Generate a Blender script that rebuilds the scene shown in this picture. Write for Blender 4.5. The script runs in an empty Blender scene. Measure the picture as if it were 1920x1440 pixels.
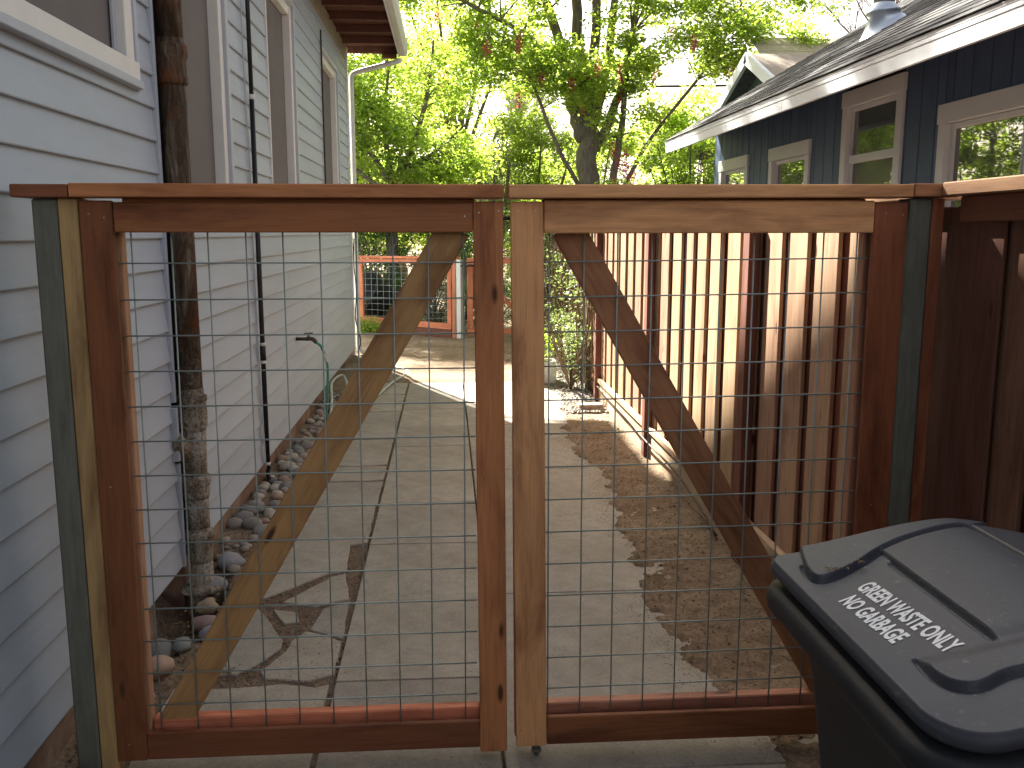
import bpy, math, random
import numpy as np
from mathutils import Vector, Matrix, noise
R = random.Random(7)
scene = bpy.context.scene
col = scene.collection

# ------------------------------------------------------------ camera, sky, sun, exposure
H = 1.62
PITCH, YAW = math.radians(9.376), math.radians(4.003)
cam_d = bpy.data.cameras.new('camera'); cam = bpy.data.objects.new('camera', cam_d); col.objects.link(cam)
fw = Vector((math.sin(YAW)*math.cos(PITCH), math.cos(YAW)*math.cos(PITCH), -math.sin(PITCH)))
rt = Vector((math.cos(YAW), -math.sin(YAW), 0)); up = rt.cross(fw)
cam.matrix_world = Matrix(((rt.x, up.x, -fw.x, 0), (rt.y, up.y, -fw.y, 0), (rt.z, up.z, -fw.z, H), (0, 0, 0, 1)))
cam_d.sensor_width = 36; cam_d.lens = 36*1720/1920; cam_d.clip_start = .05; cam_d.clip_end = 600
scene.camera = cam
SUN = Vector((-.475, 1.13, 1.0)).normalized()
world = bpy.data.worlds.new('World'); scene.world = world; world.use_nodes = True
wn = world.node_tree
sky = wn.nodes.new('ShaderNodeTexSky'); sky.sky_type = 'NISHITA'; sky.sun_disc = False
sky.sun_elevation = math.asin(SUN.z); sky.sun_rotation = math.atan2(SUN.x, SUN.y)
sky.air_density = 1.0; sky.dust_density = 3.0; sky.ozone_density = 1.0
hs = wn.nodes.new('ShaderNodeHueSaturation'); hs.inputs['Saturation'].default_value = .52
tn = wn.nodes.new('ShaderNodeMix'); tn.data_type = 'RGBA'; tn.blend_type = 'MULTIPLY'; tn.inputs[0].default_value = 1; tn.inputs[7].default_value = (1.10, 1.0, .90, 1)   # hazy, milky sky
wn.links.new(sky.outputs[0], hs.inputs['Color']); wn.links.new(hs.outputs[0], tn.inputs[6]); wn.links.new(tn.outputs[2], wn.nodes['Background'].inputs[0])
wn.nodes['Background'].inputs[1].default_value = .052
sl = bpy.data.lights.new('sun', 'SUN'); sl.energy = 5.0; sl.angle = math.radians(.9); sl.color = (1, .95, .83)
so = bpy.data.objects.new('sun', sl); col.objects.link(so); so.rotation_euler = SUN.to_track_quat('Z', 'Y').to_euler()
scene.view_settings.view_transform = 'Standard'; scene.view_settings.look = 'None'
scene.view_settings.exposure = 2.85; scene.view_settings.gamma = 1; scene.view_settings.use_curve_mapping = False
scene.render.engine = 'CYCLES'
scene.cycles.max_bounces = 8; scene.cycles.transparent_max_bounces = 12; scene.cycles.sample_clamp_indirect = 6

# ------------------------------------------------------------ materials
def newmat(name, rough=.7, spec=.3):
    m = bpy.data.materials.new(name); m.use_nodes = True
    b = m.node_tree.nodes['Principled BSDF']; b.inputs['Roughness'].default_value = rough
    b.inputs['Specular IOR Level'].default_value = spec
    return m, m.node_tree, b
def N(t, typ, **k):
    n = t.nodes.new(typ)
    for a, v in k.items():
        if a.startswith('i_'): n.inputs[a[2:].replace('_', ' ')].default_value = v
        else: setattr(n, a, v)
    return n
def ramp(t, src, stops):
    r = N(t, 'ShaderNodeValToRGB'); e = r.color_ramp.elements
    while len(e) < len(stops): e.new(.5)
    for i, (p, c) in enumerate(stops):
        e[i].position = p; e[i].color = (c, c, c, 1) if isinstance(c, (int, float)) else (*c, 1)
    t.links.new(src, r.inputs[0]); return r.outputs[0]
def mix(t, f, a, b, mode='MIX'):
    n = N(t, 'ShaderNodeMix', data_type='RGBA', blend_type=mode)
    for s, v in ((0, f), (6, a), (7, b)):
        if hasattr(v, 'links'): t.links.new(v, n.inputs[s])
        else: n.inputs[s].default_value = v if s == 0 else (*v, 1)
    return n.outputs[2]
def coords(t, scale, rnd=True, src='Object'):
    tc = N(t, 'ShaderNodeTexCoord'); mp = N(t, 'ShaderNodeMapping'); mp.inputs['Scale'].default_value = scale
    if rnd:
        oi = N(t, 'ShaderNodeObjectInfo'); mu = N(t, 'ShaderNodeMath', operation='MULTIPLY'); mu.inputs[1].default_value = 57.
        t.links.new(oi.outputs['Random'], mu.inputs[0])
        ad = N(t, 'ShaderNodeVectorMath', operation='ADD'); t.links.new(tc.outputs[src], ad.inputs[0]); t.links.new(mu.outputs[0], ad.inputs[1])
        t.links.new(ad.outputs[0], mp.inputs[0])
    else: t.links.new(tc.outputs[src], mp.inputs[0])
    return mp.outputs[0]
def noiset(t, vec, scale, detail=5, rough=.6, dist=0):
    n = N(t, 'ShaderNodeTexNoise', i_Scale=scale, i_Detail=detail, i_Roughness=rough, i_Distortion=dist)
    t.links.new(vec, n.inputs['Vector']); return n.outputs['Fac']
def bump(t, b, h, strength=.3, dist=.01):
    n = N(t, 'ShaderNodeBump', i_Strength=strength, i_Distance=dist); t.links.new(h, n.inputs['Height']); t.links.new(n.outputs[0], b.inputs['Normal'])

def wood_mat(name, stain=.55, rough=.62, knots=True):
    m, t, b = newmat(name, rough, .25)
    oi = N(t, 'ShaderNodeObjectInfo')
    v = coords(t, (1.6, 26, 26)); g = noiset(t, v, 2.2, 7, .65, .8)
    v3 = coords(t, (6, 220, 220)); fine = noiset(t, v3, 1.5, 3, .6)
    v2 = coords(t, (1.3, 5, 5)); s = noiset(t, v2, 1.6, 4, .6, .5)
    c = mix(t, 1, oi.outputs['Color'], ramp(t, g, [(.3, (.76, .71, .67)), (.5, (.97, .97, .97)), (.72, (1.12, 1.10, 1.06))]), 'MULTIPLY')
    c = mix(t, 1, c, ramp(t, fine, [(.3, .88), (.65, 1.06)]), 'MULTIPLY')
    c = mix(t, 1, c, ramp(t, s, [(.32, (stain, stain*.86, stain*.8)), (.52, (1, 1, 1)), (.75, (1.1, 1.08, 1.0))]), 'MULTIPLY')
    if knots:
        vk = coords(t, (2.2, 7, 7)); vo = N(t, 'ShaderNodeTexVoronoi', i_Scale=1.0); t.links.new(vk, vo.inputs['Vector'])
        k = ramp(t, vo.outputs['Distance'], [(.04, 1), (.085, 0)])
        c = mix(t, k, c, (.075, .032, .015))
    t.links.new(c, b.inputs['Base Color']); bump(t, b, g, .25, .004)
    return m
W = wood_mat('stained_wood'); W2 = wood_mat('fence_wood', .7, .8)
def plain(name, c, rough=.6, metal=0, spec=.3, var=.15, scale=8, bmp=0, usecol=False, grime=None, stretch=(1, 1, 1)):
    m, t, b = newmat(name, rough, spec); b.inputs['Metallic'].default_value = metal
    v = coords(t, stretch); n = noiset(t, v, scale, 6, .65)
    base = c
    if usecol: base = N(t, 'ShaderNodeObjectInfo').outputs['Color']
    o = mix(t, 1, base, ramp(t, n, [(.3, 1-var), (.7, 1+var)]), 'MULTIPLY')
    if grime:
        n2 = noiset(t, coords(t, stretch), scale*.35, 8, .7)
        o = mix(t, ramp(t, n2, [(grime[1], 0), (grime[1]+.14, 1)]), o, grime[0])
    t.links.new(o, b.inputs['Base Color'])
    if bmp: bump(t, b, n, bmp, .005)
    return m
M = {}
M['siding'] = plain('siding_paint', (.36, .42, .50), .55, var=.07, scale=3, bmp=.08, usecol=True, grime=((.25, .27, .27), .62), stretch=(1, .35, 1.5))
M['white'] = plain('white_paint', (.66, .66, .64), .5, var=.06, scale=6, grime=((.42, .40, .36), .62))
M['trimgrey'] = plain('channel_trim', (.42, .46, .52), .5, var=.06, scale=6)
M['screen'] = plain('insect_screen', (.16, .15, .145), .8, var=.1, scale=2, spec=.1)
M['darkgap'] = plain('dark_backing', (.03, .033, .035), .9)
M['skirt'] = plain('skirt_board', (.17, .105, .075), .85, var=.3, scale=5, bmp=.3, grime=((.30, .23, .17), .5))
M['soffit'] = plain('soffit_boards', (.11, .045, .03), .7, var=.2, scale=3, stretch=(6, 1, 1))
M['gutter'] = plain('gutter_metal', (.62, .64, .60), .45, var=.06, scale=4, grime=((.38, .38, .33), .6))
M['galv'] = plain('galvanised_post', (.145, .148, .120), .7, .0, .2, var=.22, scale=7, bmp=.06, stretch=(1, 7, 7), grime=((.08, .09, .075), .6))
M['wire'] = plain('galvanised_wire', (.30, .35, .33), .42, .25, .5, var=.12, scale=30)
M['black'] = plain('black_pipe', (.018, .019, .022), .45, var=.2)
M['bin'] = plain('bin_plastic', (.046, .051, .063), .5, var=.07, scale=160, bmp=.12, grime=((.14, .145, .15), .60))
M['binbody'] = plain('bin_body_plastic', (.020, .022, .026), .55, var=.15, scale=90, bmp=.1)
M['letters'] = plain('white_lettering', (.72, .74, .76), .6, var=.06, scale=60)
M['fascia'] = plain('fascia_white', (.70, .72, .76), .5, var=.05, scale=3, grime=((.45, .46, .48), .66))
M['frame2'] = plain('window_trim', (.66, .68, .72), .5, var=.05, scale=3)
M['bluewall'] = plain('blue_board', (.055, .085, .145), .6, var=.12, scale=4, bmp=.05, usecol=True, stretch=(1, 4, 4))
M['greenwall'] = plain('green_gable_board', (.10, .15, .145), .7)
M['flue'] = plain('galvanised_flue', (.5, .55, .62), .35, .6, .5, var=.08, scale=5)
M['planter'] = plain('white_planter', (.55, .55, .5), .6)
M['brick'] = plain('brick', (.30, .22, .17), .8, var=.25, scale=20)
M['hose_green'] = plain('green_hose', (.07, .30, .20), .45)
M['hose_pale'] = plain('pale_hose', (.42, .47, .42), .5)
M['brass'] = plain('old_brass', (.08, .07, .055), .5, .5)
M['bark'] = plain('bark', (.12, .10, .08), .9, var=.45, scale=4, bmp=.7, stretch=(6, 6, 1.2))
M['palebark'] = plain('pale_bark', (.34, .31, .28), .9, var=.3, scale=4, bmp=.4)
M['stick'] = plain('dry_sticks', (.24, .165, .10), .9, usecol=True, var=.3, scale=30, stretch=(1, 1, .2))
M['stone'] = plain('river_stone', (.3, .3, .3), .75, usecol=True, var=.22, scale=9, bmp=.25, grime=((.22, .17, .13), .60))
M['cable'] = plain('black_cable', (.02, .02, .02), .6)
M['screw'] = plain('bright_screw', (.36, .33, .29), .35, .7)
M['tarp'] = plain('pale_wall', (.75, .74, .72), .8)

def concrete():
    m, t, b = newmat('concrete', .85, .2)
    v = coords(t, (1, 1, 1), False)
    oi = N(t, 'ShaderNodeObjectInfo')
    big = noiset(t, v, 1.3, 6, .6, .4); fine = noiset(t, v, 90, 5, .7); mid = noiset(t, v, 9, 7, .7)
    c = mix(t, ramp(t, big, [(.3, 0), (.7, 1)]), (.31, .275, .23), (.41, .38, .33))
    c = mix(t, 1, c, ramp(t, oi.outputs['Random'], [(0, (.86, .86, .88)), (1, (1.08, 1.06, 1.02))]), 'MULTIPLY')
    c = mix(t, 1, c, ramp(t, mid, [(.3, .8), (.6, 1.06)]), 'MULTIPLY')
    c = mix(t, 1, c, ramp(t, fine, [(.3, .78), (.55, 1.0), (.75, 1.18)]), 'MULTIPLY')
    vo = N(t, 'ShaderNodeTexVoronoi', i_Scale=14.0); t.links.new(v, vo.inputs['Vector'])
    c = mix(t, ramp(t, vo.outputs['Distance'], [(.03, .85), (.07, 0)]), c, (.07, .05, .035))
    st = noiset(t, v, 3.1, 9, .75, 1.2)
    c = mix(t, ramp(t, st, [(.56, 0), (.74, .65)]), c, (.19, .15, .115))
    t.links.new(c, b.inputs['Base Color']); bump(t, b, fine, .35, .002); return m
M['concrete'] = concrete()
def dirt():
    m, t, b = newmat('dirt', .95, .1)
    v = coords(t, (1, 1, 1), False)
    big = noiset(t, v, 1.8, 6, .65); fine = noiset(t, v, 60, 6, .8); mid = noiset(t, v, 14, 7, .75)
    c = mix(t, ramp(t, big, [(.35, 0), (.65, 1)]), (.19, .132, .088), (.29, .22, .155))
    c = mix(t, 1, c, ramp(t, mid, [(.3, .6), (.6, 1.1)]), 'MULTIPLY')
    c = mix(t, 1, c, ramp(t, fine, [(.35, .5), (.52, 1.0), (.72, 1.45)]), 'MULTIPLY')
    t.links.new(c, b.inputs['Base Color']); bump(t, b, fine, .8, .008); return m
M['dirt'] = dirt()
def pipe_rust():
    m, t, b = newmat('rusty_iron', .8, .3)
    v = coords(t, (1, 1, 1), False); vs = coords(t, (1, 1, .22), False)
    n1 = noiset(t, vs, 16, 8, .75, .6); n2 = noiset(t, v, 7, 6, .7); n3 = noiset(t, v, 60, 6, .8)
    c = ramp(t, n1, [(.32, (.016, .012, .009)), (.47, (.075, .045, .026)), (.58, (.16, .13, .09)), (.68, (.33, .33, .28))])
    c = mix(t, ramp(t, n2, [(.52, 0), (.64, .8)]), c, (.17, .055, .02))
    tc = N(t, 'ShaderNodeTexCoord'); sp = N(t, 'ShaderNodeSeparateXYZ'); t.links.new(tc.outputs['Object'], sp.inputs[0])
    z = N(t, 'ShaderNodeMapRange'); z.inputs[1].default_value = .75; z.inputs[2].default_value = 1.5; z.inputs[3].default_value = .34; z.inputs[4].default_value = -.05
    t.links.new(sp.outputs[2], z.inputs[0])
    zz = N(t, 'ShaderNodeMath', operation='ADD'); t.links.new(z.outputs[0], zz.inputs[0]); t.links.new(n3, zz.inputs[1])
    n4 = noiset(t, vs, 22, 8, .8, .8)
    c = mix(t, ramp(t, zz.outputs[0], [(.70, 0), (.88, .9)]), c, ramp(t, n4, [(.36, (.07, .05, .035)), (.45, (.32, .28, .21)), (.60, (.52, .50, .44))]))
    t.links.new(c, b.inputs['Base Color']); bump(t, b, n3, 1.0, .010); return m
M['rust'] = pipe_rust()
def glass(name, refl, dark):
    m = bpy.data.materials.new(name); m.use_nodes = True; t = m.node_tree; b = t.nodes['Principled BSDF']
    b.inputs['Base Color'].default_value = (*dark, 1); b.inputs['Roughness'].default_value = .6
    g = N(t, 'ShaderNodeBsdfGlossy'); g.inputs['Roughness'].default_value = .015
    f = N(t, 'ShaderNodeMath', operation='MULTIPLY_ADD'); f.inputs[1].default_value = 1.0; f.inputs[2].default_value = refl
    fr = N(t, 'ShaderNodeFresnel'); fr.inputs[0].default_value = 1.5; t.links.new(fr.outputs[0], f.inputs[0])
    mx = N(t, 'ShaderNodeMixShader'); t.links.new(f.outputs[0], mx.inputs[0]); t.links.new(b.outputs[0], mx.inputs[1]); t.links.new(g.outputs[0], mx.inputs[2])
    v = coords(t, (1, 1, 1), False); w = noiset(t, v, 3, 2, .5); bp = N(t, 'ShaderNodeBump', i_Strength=.03, i_Distance=.02)
    t.links.new(w, bp.inputs['Height']); t.links.new(bp.outputs[0], g.inputs['Normal'])
    t.links.new(mx.outputs[0], t.nodes['Material Output'].inputs[0]); return m
M['glass'] = glass('window_glass', .22, (.03, .035, .035)); M['glass_l'] = glass('dull_window_glass', .04, (.05, .048, .046))
def leafmat(name, a, bcol, trans=.55, tcol=(.35, .5, .05)):
    m = bpy.data.materials.new(name); m.use_nodes = True; t = m.node_tree; t.nodes.remove(t.nodes['Principled BSDF'])
    at = N(t, 'ShaderNodeAttribute', attribute_name='tone')
    c = mix(t, at.outputs['Fac'], a, bcol)
    d = N(t, 'ShaderNodeBsdfDiffuse'); tr = N(t, 'ShaderNodeBsdfTranslucent'); t.links.new(c, d.inputs[0])
    c2 = mix(t, at.outputs['Fac'], tuple(x*.55 for x in tcol), tcol); t.links.new(c2, tr.inputs[0])
    gl = N(t, 'ShaderNodeBsdfGlossy'); gl.inputs['Roughness'].default_value = .45
    m1 = N(t, 'ShaderNodeMixShader'); m1.inputs[0].default_value = trans; t.links.new(d.outputs[0], m1.inputs[1]); t.links.new(tr.outputs[0], m1.inputs[2])
    m2 = N(t, 'ShaderNodeMixShader'); m2.inputs[0].default_value = .05; t.links.new(m1.outputs[0], m2.inputs[1]); t.links.new(gl.outputs[0], m2.inputs[2])
    t.links.new(m2.outputs[0], t.nodes['Material Output'].inputs[0]); return m
L_green = leafmat('leaf_mid_green', (.05, .10, .02), (.10, .17, .03), .66, (.54, .72, .09))
L_lime = leafmat('leaf_lime', (.08, .14, .02), (.15, .21, .04), .68, (.64, .84, .12))
L_dark = leafmat('leaf_dark', (.03, .07, .02), (.06, .12, .035), .45, (.20, .34, .06))
L_grey = leafmat('leaf_greygreen', (.09, .12, .07), (.17, .20, .12), .4, (.25, .30, .12))
L_red = leafmat('seed_red', (.22, .03, .06), (.34, .06, .10), .6, (.85, .12, .22))
L_dry = leafmat('dry_leaf', (.12, .07, .03), (.25, .17, .08), .2, (.2, .12, .05))

L_vine = leafmat('leaf_vine', (.05, .09, .03), (.13, .17, .07), .4, (.34, .44, .12))
# ------------------------------------------------------------ builders
MW = {}
def tag(o, label=None, cat=None, group=None, kind=None):
    if label: o['label'] = label
    if cat: o['category'] = cat
    if group: o['group'] = group
    if kind: o['kind'] = kind
    return o
def put(o, parent, mw):
    col.objects.link(o); MW[o.name] = mw
    if parent: o.parent = parent; o.matrix_basis = MW[parent.name].inverted() @ mw
    else: o.matrix_basis = mw
    return o
def thing(name, label, cat, loc=(0, 0, 0), group=None):
    o = bpy.data.objects.new(name, None); o.empty_display_size = .1
    put(o, None, Matrix.Translation(loc)); return tag(o, label, cat, group)
def structure(name, loc=(0, 0, 0)):
    o = bpy.data.objects.new(name, None); put(o, None, Matrix.Translation(loc)); o['kind'] = 'structure'; return o
def obj(name, me, mat, parent=None, mw=None, color=None):
    if mat and not me.materials: me.materials.append(mat)
    o = bpy.data.objects.new(name, me); put(o, parent, mw or Matrix.Identity(4))
    if color: o.color = (*color, 1)
    return o
def mesh(name, v, f, smooth=False):
    me = bpy.data.meshes.new(name); me.from_pydata([tuple(x) for x in v], [], f)
    if smooth: me.polygons.foreach_set('use_smooth', [True]*len(me.polygons))
    me.update(); return me
cache = {}
def cbox(l, w, t, c=.003):
    """box with chamfered edges, centred, length on X"""
    k = (round(l, 3), round(w, 3), round(t, 3), c)
    if k in cache: return cache[k]
    import bmesh
    bm = bmesh.new(); bmesh.ops.create_cube(bm, size=1); bmesh.ops.scale(bm, vec=(l, w, t), verts=bm.verts)
    if c: bmesh.ops.bevel(bm, geom=bm.edges[:], offset=min(c, t*.3, w*.3), segments=1, affect='EDGES')
    me = bpy.data.meshes.new('board'); bm.to_mesh(me); bm.free(); cache[k] = me; return me
def frame_mw(a, b, wdir):
    a, b = Vector(a), Vector(b); x = (b-a).normalized(); wd = Vector(wdir); y = (wd - x*wd.dot(x)).normalized(); z = x.cross(y); c = (a+b)/2
    return Matrix(((x.x, y.x, z.x, c.x), (x.y, y.y, z.y, c.y), (x.z, y.z, z.z, c.z), (0, 0, 0, 1)))
def beam(name, a, b, w, t, wdir, mat, parent=None, color=None, c=.003):
    return obj(name, cbox_m((Vector(b)-Vector(a)).length, w, t, c, mat), None, parent, frame_mw(a, b, wdir), color)
def cbox_m(l, w, t, c, mat):
    k = (round(l, 3), round(w, 3), round(t, 3), c, mat.name)
    if k not in cache:
        me = cbox(l, w, t, c).copy(); me.materials.append(mat); cache[k] = me
    return cache[k]
def box(name, lo, hi, mat, parent=None, color=None, c=.003):
    """axis box; length axis is the longest"""
    lo, hi = Vector(lo), Vector(hi); d = hi-lo; ctr = (lo+hi)/2; ax = max(range(3), key=lambda i: d[i])
    e = [Vector((1, 0, 0)), Vector((0, 1, 0)), Vector((0, 0, 1))]
    wi = [1, 0, 0][ax]; ti = [2, 2, 1][ax]
    return beam(name, ctr-e[ax]*d[ax]/2, ctr+e[ax]*d[ax]/2, d[wi], d[ti], e[wi], mat, parent, color, c)
def tube_data(pts, rad, n=8, cap=True):
    pts = [Vector(p) for p in pts]; V, F = [], []
    if isinstance(rad, (int, float)): rad = [rad]*len(pts)
    up0 = Vector((0, 0, 1)); prev = None
    for i, p in enumerate(pts):
        d = (pts[min(i+1, len(pts)-1)]-pts[max(i-1, 0)]).normalized()
        if prev is None:
            a = d.cross(up0 if abs(d.z) < .9 else Vector((1, 0, 0))).normalized()
        else: a = (prev - d*prev.dot(d)).normalized()
        prev = a; b = d.cross(a)
        for k in range(n):
            q = 2*math.pi*k/n; V.append(p+(a*math.cos(q)+b*math.sin(q))*rad[i])
    for i in range(len(pts)-1):
        for k in range(n): F.append((i*n+k, i*n+(k+1) % n, (i+1)*n+(k+1) % n, (i+1)*n+k))
    if cap: F.append(tuple(range(n-1, -1, -1))); F.append(tuple(range((len(pts)-1)*n, len(pts)*n)))
    return V, F
def tube(name, pts, rad, mat, parent=None, n=8, color=None):
    V, F = tube_data(pts, rad, n); o0 = Vector(MW[parent.name].translation) if parent else Vector((0, 0, 0))
    me = mesh(name, [v-o0 for v in V], F, True); return obj(name, me, mat, parent, Matrix.Translation(o0), color)
def multi_tube(name, lst, mat, parent=None, n=5, kind=None):
    V, F = [], []
    for pts, rad in lst:
        v, f = tube_data(pts, rad, n, False); o = len(V); V += v; F += [tuple(i+o for i in q) for q in f]
    o0 = Vector(MW[parent.name].translation) if parent else Vector((0, 0, 0))
    o = obj(name, mesh(name, [v-o0 for v in V], F, True), mat, parent, Matrix.Translation(o0))
    if kind: o['kind'] = kind
    o.color = (.17, .12, .075, 1)
    return o
def bez(p, n=12):
    """catmull-rom through points"""
    p = [Vector(q) for q in p]; out = []
    for i in range(len(p)-1):
        a = p[max(i-1, 0)]; b = p[i]; c = p[i+1]; d = p[min(i+2, len(p)-1)]
        for k in range(n):
            s = k/n; out.append(.5*((2*b)+(c-a)*s+(2*a-5*b+4*c-d)*s*s+(3*b-a-3*c+d)*s**3))
    out.append(p[-1]); return out
def prism(name, poly, z0, z1, mat, parent=None, ch=.004, color=None, jag=0):
    P = [Vector((x, y)) for x, y in poly]
    if jag:
        Q = []
        for i in range(len(P)):
            a, b = P[i], P[(i+1) % len(P)]; L = (b-a).length; n = max(1, int(L/.06))
            for k in range(n):
                q = a.lerp(b, k/n)
                if k: q = q+Vector((R.uniform(-jag, jag), R.uniform(-jag, jag)))
                Q.append(q)
        P = Q
    n = len(P); cx = sum(p.x for p in P)/n; cy = sum(p.y for p in P)/n; V = []
    area = sum(P[i].x*P[(i+1) % n].y-P[(i+1) % n].x*P[i].y for i in range(n)); sgn = 1 if area > 0 else -1
    for lev in range(3):
        for i, p in enumerate(P):
            if lev == 2:
                d = (P[(i+1) % n]-P[i-1]).normalized(); nr = Vector((-d.y, d.x))*sgn; q = p+nr*ch
            else: q = p
            V.append((q.x-cx, q.y-cy, (z0, z1-ch, z1)[lev]))
    F = [tuple(range(2*n, 3*n))]
    for l in range(2):
        for i in range(n): F.append((l*n+i, l*n+(i+1) % n, (l+1)*n+(i+1) % n, (l+1)*n+i))
    if sgn < 0: F = [tuple(reversed(f)) for f in F]
    return obj(name, mesh(name, V, F), mat, parent, Matrix.Translation((cx, cy, 0)), color)
# leaves ----------------------------------------------------------------
rng = np.random.default_rng(11)
def leaves(name, centers, radii, counts, size, mat, parent, seed=1, droop=0., tone=None, flat=.75, aspect=.5, hang=0):
    """leaf-sized rhombs spread through blobs; centers Nx3, radii Nx3"""
    g = np.random.default_rng(seed); C = []; T = []
    for c, r, n in zip(centers, radii, counts):
        u = g.normal(size=(n, 3)); u /= np.linalg.norm(u, axis=1)[:, None]; u *= (g.random((n, 1))**.45)
        C.append(np.array(c)+u*np.array(r)); T.append(np.clip(g.normal(.5, .22)+g.normal(0, .2, n), 0, 1))
    C = np.concatenate(C); T = np.concatenate(T); n = len(C)
    nrm = g.normal(size=(n, 3)); nrm[:, 2] = np.abs(nrm[:, 2])+flat; nrm /= np.linalg.norm(nrm, axis=1)[:, None]
    d = g.normal(size=(n, 3)); d[:, 2] -= hang; d -= nrm*np.sum(d*nrm, 1)[:, None]; d /= np.linalg.norm(d, axis=1)[:, None]
    e = np.cross(nrm, d); s = size*(.6+.8*g.random((n, 1)))
    a = C-d*s*.5; b = C+e*s*aspect*.5+nrm*s*.06; c2 = C+d*s*.5-nrm*s*.08; f = C-e*s*aspect*.5+nrm*s*.06
    V = np.stack([a, b, c2, f], 1).reshape(-1, 3)
    o0 = np.array(MW[parent.name].translation) if parent else np.zeros(3); V = V-o0
    me = bpy.data.meshes.new(name); me.vertices.add(4*n); me.vertices.foreach_set('co', V.ravel().astype(np.float32))
    me.loops.add(4*n); me.loops.foreach_set('vertex_index', np.arange(4*n, dtype=np.int32)); me.polygons.add(n)
    me.polygons.foreach_set('loop_start', np.arange(0, 4*n, 4, dtype=np.int32)); me.polygons.foreach_set('loop_total', np.full(n, 4, dtype=np.int32))
    at = me.attributes.new('tone', 'FLOAT', 'FACE'); at.data.foreach_set('value', T.astype(np.float32)); me.update(calc_edges=True)
    return obj(name, me, mat, parent, Matrix.Translation(o0))
def tree(name, label, cat, base, limbs, blobs, nleaf, size, mat, bark, seed, group=None, aspect=.5, hang=0., twigs=True, blobscale=1., crown_name='crown'):
    """limbs: list of (points, r0, r1); blobs: list of (centre, radii, n_clusters) volumes filled by small clusters"""
    t = thing(name, label, cat, base, group); g = random.Random(seed); lp = []
    for i, (pts, r0, r1) in enumerate(limbs):
        P = bez(pts, 5); m = len(P); rad = [r0+(r1-r0)*k/(m-1) for k in range(m)]
        P = [p+Vector((g.uniform(-1, 1), g.uniform(-1, 1), 0))*rad[k]*.25 for k, p in enumerate(P)]
        tube('trunk' if i == 0 else 'limb', P, rad, bark, t, 10 if i == 0 else 7)
        lp += list(zip(P, rad))
    cl = []
    for c, r, n in blobs:
        for _ in range(n):
            while True:
                u = Vector((g.uniform(-1, 1), g.uniform(-1, 1), g.uniform(-1, 1)))
                if .1 < u.length < 1: break
            u = u*(.6+.4*g.random())/max(u.length, .6) if u.length > .6 else u
            cl.append(Vector(c)+Vector((u.x*r[0], u.y*r[1], u.z*r[2])))
    if twigs and lp:
        tw = []
        for c in cl:
            p, rd = min(lp, key=lambda q: (q[0]-c).length+max(0, q[0].z-c.z)*1.2)
            mid = p.lerp(c, .5)+Vector((g.uniform(-.12, .12), g.uniform(-.12, .12), .12+g.uniform(0, .15)))*(c-p).length*.6
            tw.append((bez([p, mid, c], 4), [max(.006, min(rd*.5, .03))*(1-k/9.5) for k in range(9)]))
        multi_tube('branches', tw, bark, t, 4, 'stuff')
    cr = [(g.uniform(.22, .48)*blobscale, g.uniform(.22, .48)*blobscale, g.uniform(.14, .3)*blobscale) for _ in cl]
    per = [max(5, int(nleaf/len(cl)*g.uniform(.5, 1.5))) for _ in cl]
    leaves(crown_name, cl, cr, per, size, mat, t, seed, aspect=aspect, hang=hang)
    return t, cl

# ============================================================ GROUND
def xe(y):
    P = [(0, .80), (2.6, .98), (3.0, .87), (3.3, .855), (3.6, .82), (4.0, .81), (4.4, .86), (5.1, .9), (5.8, 1.0), (6.1, .95), (6.8, .88), (7.6, .93), (8.2, 1.0), (9, 1.05), (20, 1.1)]
    for (a, b), (c, d) in zip(P, P[1:]):
        if a <= y <= c: return b+(d-b)*(y-a)/(c-a)
    return 1.
def sm(x, a, b): x = max(0, min(1, (x-a)/(b-a))); return x*x*(3-2*x)
def gh(x, y):
    n = noise.noise(Vector((x*3, y*3, 0)))*.5+noise.noise(Vector((x*11, y*11, 4)))*.3+noise.noise(Vector((x*31, y*31, 9)))*.2
    h = -.036+.006*n+(.024 if -.99 < x < -.46 and 3 < y < 5 else .012*sm(-x, .40, .44))
    e = xe(y)+.07*noise.noise(Vector((x*2, y*5, 2)))+.03*noise.noise(Vector((x*9, y*14, 3)))+.02*noise.noise(Vector((x*40, y*40, 3)))
    if y < 8.4: h += sm(x, e-.03, e+.10)*(.044+.020*n)
    else: h += sm(x, e-.05, e+.1)*.03
    clod = noise.noise(Vector((x*22, y*22, 7)))
    if x > e+.05 and clod > .25: h += (clod-.25)*.035
    h += sm(-x, .985, 1.03)*(.030+.016*n)*(1 if y < 9.5 else 1.2)
    h += sm(y, 9.85, 10.1)*(.040+.004*n)
    dx, dy = x+1.17, y-3.92
    h -= .40*math.exp(-(dx*dx/.018+dy*dy/.085)) if x < -1.06 else .40*math.exp(-(dx*dx/.010+dy*dy/.06))
    if y < 2.75 and x < -.9: h += .01*n
    return h
gx = np.linspace(-1.36, 1.66, 122); gy = np.concatenate([np.linspace(-2, 2.4, 60)[:-1], np.linspace(2.4, 7.5, 210)[:-1], np.linspace(7.5, 15.8, 160)])
V = [(x, y, gh(x, y)) for y in gy for x in gx]; nx = len(gx)
F = [(j*nx+i, j*nx+i+1, (j+1)*nx+i+1, (j+1)*nx+i) for j in range(len(gy)-1) for i in range(nx-1)]
g0 = obj('soil', mesh('soil', V, F, True), M['dirt']); g0['kind'] = 'structure'
x0, x1, y0, y1 = gx[0], gx[-1], gy[0], gy[-1]; zb = -.012; B = 250
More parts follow.
